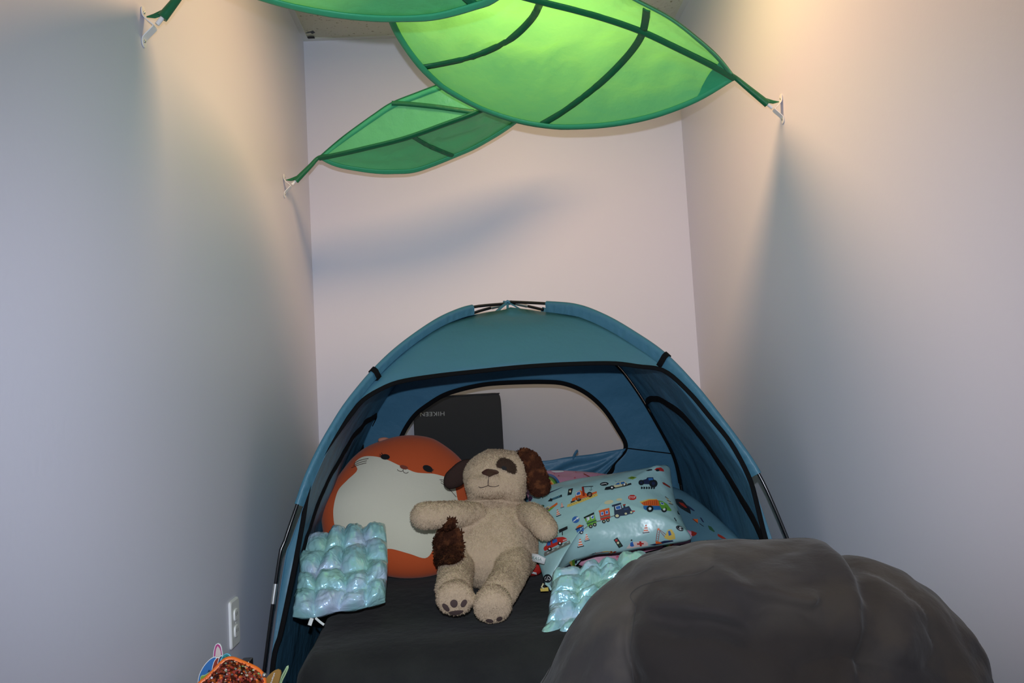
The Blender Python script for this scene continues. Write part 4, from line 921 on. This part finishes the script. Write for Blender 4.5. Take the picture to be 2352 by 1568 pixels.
def bag_disp(q, s_, sg):
    n_ = (q-c).normalized(); rg = lambda f, sd: (1-2*abs(nz(q, f, sd)))**3
    v_ = n_*(.018*nz(q, 5, 2)+.014*nz(q, 10, 5)+.005*nz(q, 25, 6)-.014*max(rg(4.5, 11), 0)-.006*max(rg(10, 17), 0))
    if sg > 0:
        px_, py_ = proj(q)
        for pl, a, w_ in cr2:
            d_ = min((px_-x)**2+(py_-y)**2 for x, y in pl)
            if d_ < (3*w_)**2: v_ += bn_*a*math.exp(-d_/(2.2*w_*w_))*2.3
        v_ = v_*(1-s_**6)+n_*.006*nz(q, 18, 8)*s_**6
    return v_
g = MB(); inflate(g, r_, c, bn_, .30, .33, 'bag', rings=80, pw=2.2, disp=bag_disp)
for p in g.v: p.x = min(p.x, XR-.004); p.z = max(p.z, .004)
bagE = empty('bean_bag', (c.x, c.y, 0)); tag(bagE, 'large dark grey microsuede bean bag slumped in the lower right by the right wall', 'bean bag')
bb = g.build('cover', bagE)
at = bb.data.attributes.new('nap_and_shade', 'FLOAT', 'POINT')  # suede nap and fold shading painted together: lighter left and top, darker right
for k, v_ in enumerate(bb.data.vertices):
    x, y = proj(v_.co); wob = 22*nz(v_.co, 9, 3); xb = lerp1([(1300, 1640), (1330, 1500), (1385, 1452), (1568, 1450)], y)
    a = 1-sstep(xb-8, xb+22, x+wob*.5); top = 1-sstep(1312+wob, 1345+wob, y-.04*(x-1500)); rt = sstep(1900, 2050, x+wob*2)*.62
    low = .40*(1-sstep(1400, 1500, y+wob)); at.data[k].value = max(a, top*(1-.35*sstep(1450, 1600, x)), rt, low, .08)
bvb = bvh_of([bb]); G = MB()
for p in ([(1455,1568),(1448,1500),(1456,1430),(1462,1390)], [(1462,1390),(1448,1368),(1475,1345),(1535,1328),(1600,1318),(1640,1300)]):
    decal(G, bvb, stroke(smooth2(p, 40, False), 1.6), 'bag_seam', .0015, 12)
G.build('seam', bagE)

# ------------------------------------------------------------------ LEAF CANOPIES
def leaf(label, lower, mid, upper, bulge, ribs, stem, bracket, group='leaf canopies'):
    A = catmull([P(*p) for p in lower], 61); B = catmull([P(*p) for p in mid], 61); C_ = catmull([P(*p) for p in upper], 61)
    root = empty('leaf_canopy', B[30]); tag(root, label, 'canopy', group)
    def half(E, seed):
        rows = []
        for i in range(61):
            row = []; w_ = (E[i]-B[i]).length; nn = Vector((0, 0, 1))
            for j in range(19):
                s_ = j/18; p = B[i].lerp(E[i], s_)+nn*w_*bulge*math.sin(math.pi*s_*.97)
                p += nn*.012*(w_/.3)*math.sin(math.pi*s_)*(nz((i*.11, s_*5, 0), 1, seed)+.7*nz((i*.5+s_*3, s_*2, 0), 1, seed+4)+.45*nz((i*1.1-s_*5, s_*3, 0), 1, seed+6)+.30*nz((i*1.9+s_*9, s_*2, 0), 1, seed+8)); row.append(p)
            rows.append(row)
        return rows
    ob = []
    for E, sd in ((A, 1.0), (C_, 9.0)):
        g = MB(); g.grid(half(E, sd), 'leaf'); o = g.build('leaf_panel', root); ob.append(o)
    bv = bvh_of(ob)
    for E in (A, C_):
        g = MB(); wd = [.010+.010*math.sin(math.pi*i/60)**.4 for i in range(61)]; 
        g.ribbon([p+(B[i]-p).normalized()*wd[i]*.4+Vector((0, 0, -.001)) for i, p in enumerate(E)], wd, .003, lambda p: bv.find_nearest(p)[1], 'leaf_hem'); g.build('hem', root)
        g = MB(); g.tube(E, .0030, 'leaf_trim', n=8); g.build('edge_wire', root)
    g = MB(); g.ribbon([p+Vector((0, 0, -.003)) for p in B], .018, .005, lambda p: Vector((0, -.5, -.85)).normalized(), 'leaf_trim'); g.build('midrib', root)
    for rb, wd in ribs:
        pts = []
        for x, y in smooth2(rb, 48, False):
            h = bv.ray_cast(O, ray(x, y).normalized())
            if h[0] is not None: pts.append(h[0]+(O-h[0]).normalized()*.004)
        for _ in range(2): pts = [pts[0]]+[(pts[i-1]+pts[i]*2+pts[i+1])/4 for i in range(1, len(pts)-1)]+[pts[-1]]
        g = MB(); g.ribbon(pts, wd, .004, lambda p: bv.find_nearest(p)[1], 'leaf_trim'); g.build('rib', root)
    if stem[0] < 0:   # reinforcing gusset at the tip
        for E in (A, C_):
            g = MB(); rows = []
            for i in range(0, 6):
                rows.append([bv.find_nearest(B[i].lerp(E[i], k/8))[0]+Vector((0, -.0015, -.003)) for k in range(9)])
            g.grid(rows, 'leaf_hem'); g.build('tip_gusset', root)
    # stem sleeve
    side, base_px, wallx = stem
    g = MB(); tip = B[0]; bp_ = bracket; vdir = (tip-bp_).normalized(); L_ = (tip-bp_).length
    pts = [bp_+vdir*.022, bp_+vdir*.03, bp_.lerp(tip, .4), bp_.lerp(tip, .7), tip, tip.lerp(B[3], .9)]
    g.tube(catmull(pts, 20), [.0105-.005*k/19 for k in range(20)], 'leaf_trim', n=14); g.build('stem_sleeve', root)
    g = MB(); g.tube([bp_+vdir*.004, bp_+vdir*.034], .0048, 'metal_white', n=12); g.build('stem_rod', root)
    g = MB(); fl_ = [bp_+vdir*.03+Vector((0, 0, .006)), bp_+vdir*.012+Vector((-side*.010, 0, .012)), bp_+Vector((-side*.018, 0, .020))]; g.ribbon(fl_, [.014, .010, .002], .0015, lambda p: Vector((0, -1, .1)), 'leaf_trim'); g.build('sleeve_flap', root)
    return root
def bracket(label, pos_px, wallx, side):
    """side=+1: sits on the left wall and points into the room"""
    c = PX(*pos_px, wallx); b_ = empty('wall_bracket', c); tag(b_, label, 'bracket', 'white canopy brackets')
    prof = [(0.001, .043), (.0012, .036), (.002, .024), (.006, .016), (.016, .006), (.022, .001), (.0235, -.0015), (.021, -.005), (.012, -.014), (.005, -.021), (.0015, -.027), (.001, -.036), (.001, -.043)]
    pr = catmull([(x, 0, z_) for x, z_ in prof], 50); rows = []; n = len(pr)
    for i, p in enumerate(pr):
        t_ = (pr[min(i+1, n-1)]-pr[max(i-1, 0)]).normalized(); nn = Vector((t_.z, 0, -t_.x)); 
        if nn.x < 0: nn = -nn
        e_ = abs(p.z)/.043; hw = .0105*(1 if e_ < .75 else math.sqrt(max(1-((e_-.75)/.25)**2, .02)))
        w3 = lambda q, y: Vector((wallx+side*(q.x), c.y+y, c.z+q.z)); a = p-nn*.0; d = p+nn*.0018
        rows.append([w3(a, -hw), w3(d, -hw), w3(d, hw), w3(a, hw)])
    g = MB(); g.grid(rows, 'metal_white', closed_u=True); g.add(rows[0], [(0,1,2,3)], 'metal_white'); g.add(rows[-1], [(3,2,1,0)], 'metal_white'); g.build('bracket_strap', b_, smooth=False)
    for dz in (.030, -.030):
        g = MB(); ellipsoid(g, (wallx+side*.0038, c.y, c.z+dz), (.0018, .0035, .0035), 'ferrule', nu=14, nv=8); g.build('screw', b_)
    return Vector((wallx+side*.026, c.y, c.z+.001))
bA = bracket('white metal bracket on the left wall nearest the camera, at the top left corner', (328, 62), XL, 1)
bC = bracket('white metal bracket on the left wall near the back corner, holding the smallest leaf', (652, 427), XL, 1)
bB = bracket('white metal bracket on the right wall holding the big leaf stem', (1797, 250), XR, -1)
leaf('big green fabric leaf canopy with dark ribs, fixed to the right wall',
     [(1688,178,2.33),(1600,230,2.42),(1500,268,2.52),(1400,288,2.60),(1300,294,2.66),(1235,289,2.68),(1170,275,2.68),(1100,250,2.66),(1030,212,2.61),(1000,190,2.58),(960,150,2.50),(920,95,2.42),(895,45,2.32),(880,-10,2.22),(885,-70,2.10),(900,-140,1.98)],
     [(1688,178,2.33),(1640,150,2.28),(1560,110,2.22),(1480,72,2.17),(1400,43,2.13),(1320,20,2.10),(1240,0,2.08),(1100,-40,2.03),(980,-90,2.0),(900,-140,1.98)],
     [(1688,178,2.33),(1650,130,2.22),(1600,85,2.12),(1540,40,2.02),(1465,0,1.93),(1390,-40,1.86),(1300,-75,1.80),(1150,-120,1.75),(1000,-160,1.80),(900,-140,1.98)],
     .10, [([(1485,22),(1482,50),(1472,85),(1440,130),(1380,190),(1300,252),(1238,289)], .020), ([(1242,2),(1225,38),(1185,80),(1140,108),(1080,132),(1010,148),(968,155)], .020)], (-1, None, XR), bB)
leaf('green fabric leaf canopy cut off by the top edge, fixed to the left wall',
     [(425,-25,1.72),(480,-38,1.76),(545,-22,1.80),(610,0,1.84),(680,19,1.86),(750,33,1.87),(820,42,1.88),(900,46,1.87),(1000,41,1.84),(1095,16,1.78),(1135,0,1.74),(1200,-50,1.65),(1250,-120,1.5)],
     [(425,-25,1.72),(560,-90,1.64),(700,-120,1.6),(900,-140,1.5),(1100,-140,1.45),(1250,-120,1.5)],
     [(425,-25,1.72),(520,-150,1.5),(700,-230,1.4),(900,-260,1.32),(1100,-230,1.32),(1250,-120,1.5)],
     .10, [([(1093,14),(1065,-10),(1040,-40)], .022)], (1, None, XL), bA)
leaf('smallest green fabric leaf canopy, folded along its midrib, fixed in the left back corner',
     [(732,362,2.98),(765,378,3.0),(800,387,3.02),(860,396,3.04),(910,397,3.06),(960,392,3.08),(1040,362,3.09),(1100,335,3.09),(1180,285,3.06),(1240,230,3.0),(1290,150,2.88)],
     [(732,362,2.98),(790,350,2.95),(850,336,2.93),(900,324,2.915),(945,311,2.9),(1020,284,2.87),(1090,258,2.85),(1180,215,2.84),(1290,150,2.88)],
     [(732,362,2.98),(765,333,2.96),(800,305,2.93),(860,262,2.9),(900,236,2.88),(960,212,2.86),(1005,195,2.84),(1080,168,2.83),(1180,143,2.84),(1290,150,2.88)],
     .06, [([(900,237),(930,238),(1000,245),(1050,252),(1088,257)], .016), ([(945,312),(985,335),(1040,358)], .016)], (1, None, XL), bC)

# ------------------------------------------------------------------ TOYS IN THE LOWER LEFT
bin_ = MB(); bx0, bx1, by0, by1, bz = XL+.006, -.455, 1.50, 1.90, .285
for lo, hi in (((bx0, by0, 0.001), (bx1, by1, .012)), ((bx0, by0, .012), (bx0+.006, by1, bz)), ((bx1-.006, by0, .012), (bx1, by1, bz)), ((bx0+.006, by0, .012), (bx1-.006, by0+.006, bz)), ((bx0+.006, by1-.006, .012), (bx1-.006, by1, bz))): bin_.box(lo, hi, 'grey')
o = bin_.build('toy_bin', smooth=False); tag(o, 'grey toy bin on the floor below the orange sequin cushion', 'bin')
def card(name, label, cat, px, Y, mt, rimm, group=None, inner=None, extra=()):
    pts = smooth2(px, 48); r_ = [P(x, y, Y) for x, y in pts]; c = sum(r_, Vector())/48
    g = MB(); th = Vector((0, .004, 0)); ins = []
    for i in range(48):
        p0_, p1_ = pts[i-1], pts[(i+1) % 48]; dx, dy = p1_[0]-p0_[0], p1_[1]-p0_[1]; l = math.hypot(dx, dy) or 1; nx, ny = -dy/l, dx/l
        mx_, my_ = sum(q[0] for q in pts)/48, sum(q[1] for q in pts)/48
        if (mx_-pts[i][0])*nx+(my_-pts[i][1])*ny < 0: nx, ny = -nx, -ny
        ins.append(P(pts[i][0]+nx*1.3, pts[i][1]+ny*1.3, Y-.0004))
    g.grid([[p+th for p in r_], r_, ins], rimm, closed_u=True); g.add([p+th for p in r_], [tuple(range(48))], rimm)
    g.add(ins, [tuple(range(48))[::-1]], mt)
    if inner: g.add([P(x, y, Y-.0012) for x, y in smooth2(inner[0], 30)], [tuple(range(30))[::-1]], inner[1])
    for k, (pp_, m2) in enumerate(extra): g.add([P(x, y, Y-.0018-.0005*k) for x, y in pp_], [tuple(range(len(pp_)))[::-1]], m2)
    o = g.build(name, smooth=False); tag(o, label, cat, group); return o
card('picture_card', 'tall oval card with a pink scalloped border, highest in the pile of cards', 'card', [(500,1477),(507,1482),(511,1500),(512,1530),(508,1600),(494,1600),(489,1530),(490,1500),(494,1482)], 1.835, 'pinkp', 'whitep', 'round picture cards', ([(500,1483),(505,1490),(508,1510),(506,1590),(497,1590),(494,1520),(496,1492)], 'skin'))
card('picture_card', 'large blue card at the left end of the pile of cards', 'card', [(455,1560),(464,1535),(476,1519),(487,1510),(497,1509),(500,1530),(498,1600),(452,1620)], 1.80, 'blue2', 'whitep', 'round picture cards', None, [([(470,1556),(480,1537),(486,1545),(484,1562)], 'navy')])
card('picture_card', 'rust red oval card standing between the blue cards', 'card', [(489,1525),(494,1514),(500,1509),(506,1514),(508,1540),(500,1600),(486,1600),(486,1545)], 1.785, 'rust', 'whitep', 'round picture cards')
card('picture_card', 'pale blue oval card with a navy rim, next to the teal card', 'card', [(500,1520),(505,1507),(511,1506),(516,1520),(516,1550),(508,1600),(499,1600),(498,1545)], 1.778, 'navy', 'whitep', 'round picture cards', ([(506,1514),(511,1509),(514,1525),(512,1590),(504,1590),(502,1540)], 'lightblue'))
card('picture_card', 'teal round card with a small dark sleepy face, just above the orange binding', 'card', [(508,1515),(513,1504),(521,1500.5),(529,1505),(533,1518),(530,1560),(515,1600),(507,1550)], 1.77, 'teal', 'lightblue', 'round picture cards', None, [([(512.5,1510),(514.5,1509.5),(516.5,1512),(515.5,1512.5)], 'dark'), ([(520,1507),(522.5,1506.5),(522.5,1508.5),(520.5,1508.5)], 'dark')])
card('picture_card', 'lime green card showing below the blue cards', 'card', [(460,1556),(470,1550),(482,1543),(486,1552),(480,1600),(462,1600)], 1.765, 'limeg', 'paleg', 'round picture cards')
g = MB(); c = P(566, 1540, 1.80); g.box((c.x-.012, c.y-.01, .02), (c.x+.0095, c.y+.02, P(566, 1515, 1.80).z), 'pole'); o = g.build('marker_case', smooth=False, mods=[('BEVEL', dict(width=.003, segments=3))]); tag(o, 'small glossy black case standing behind the orange sequin cushion', 'case')
seqE_px = [(458,1576),(474,1560),(494,1540),(512,1521),(524,1514),(536,1514),(554,1521),(575,1530),(592,1539),(603,1553),(607,1580),(602,1680),(560,1710),(480,1700),(456,1640)]
sn = Vector((.15, -.85, .5)).normalized(); s0 = P(530, 1512, 1.76)
r_ = catmull([PP(x, y, s0, sn) for x, y in seqE_px], 90, closed=True); c = sum(r_, Vector())/90
seq = empty('sequin_cushion', (c.x, c.y, .02)); tag(seq, 'cushion covered in rusty orange sequins with bright orange binding, bottom left corner', 'cushion')
g = MB(); inflate(g, r_, c, sn, .022, .022, 'sequin', rings=16, pw=3); sb = g.build('sequin_cover', seq)
g = MB(); g.tube([p+sn*.002 for p in r_], .0052, 'orangebind', n=8, closed=True); g.build('binding', seq)
bvs = bvh_of([sb]); g = MB(); rnd = random.Random(4)
for _ in range(420):
    x, y = rnd.uniform(462, 612), rnd.uniform(1512, 1568)
    h = bvs.ray_cast(O, ray(x, y).normalized())
    if h[0] is None: continue
    n_ = (h[1] if h[1].dot(O-h[0]) > 0 else -h[1]); n_ = (n_+Vector((rnd.gauss(0, .35), rnd.gauss(0, .35), rnd.gauss(0, .35)))).normalized(); a = n_.orthogonal().normalized(); b_ = n_.cross(a); r0 = .0024; p = h[0]+n_*.0015
    g.add([p+(a*math.cos(k*math.pi/3)+b_*math.sin(k*math.pi/3))*r0 for k in range(6)], [(0,1,2,3,4,5)], rnd.choice(['rust', 'rust', 'mast', 'orangep', 'sequin', 'sequin', 'sequin', 'mast', 'ferrule']))
g.build('loose_sequins', seq, smooth=False)['kind'] = 'stuff'
g = MB(); p = P(607, 1550, 1.735); ellipsoid(g, p, (.0045, .0045, .0045), 'ferrule', nu=14, nv=10); g.build('zip_bead', seq)
# tags at right of the cushion
def tagcard(label, px, Y, mt, text=None):
    pts = [P(x, y, Y) for x, y in px]; n = len(pts); g = MB(); th = Vector((.001, .003, 0)); g.add(pts, [tuple(range(n))], mt); g.add([p+th for p in pts], [tuple(range(n))[::-1]], mt); g.grid([pts, [p+th for p in pts]], mt, closed_u=True); o = g.build('hang_tag', smooth=False); tag(o, label, 'tag', 'hang tags by the sequin cushion'); return o
tg = tagcard('gold cardboard hang tag with pale lettering beside the sequin cushion', smooth2([(606,1568),(612,1556),(625,1543),(635,1537),(642,1538),(645,1545),(640,1566),(632,1600),(610,1620)], 30), 1.76, 'gold')
g = MB(); text_decal(g, bvh_of([tg]), 'hodoyo', 627, 1556, 24, 5, -1.25, 'whitep', off=.0012); o = g.build('lettering', tg, smooth=False)
g = MB(); ring = smooth2([(642,1568),(648,1552),(657,1535),(661,1528),(661,1534),(655,1548),(648,1562),(640,1585)], 30); g.tube([P(x, y, 1.80) for x, y in ring], .0018, 'paleg', n=6, closed=True); g.tube([P(640,1585,1.80), P(636,1620,1.80), P(630,1700,1.80)], .0018, 'paleg', n=6)
o = g.build('tag_loop'); tag(o, 'pale green plastic loop sticking up beside the gold hang tag', 'loop')
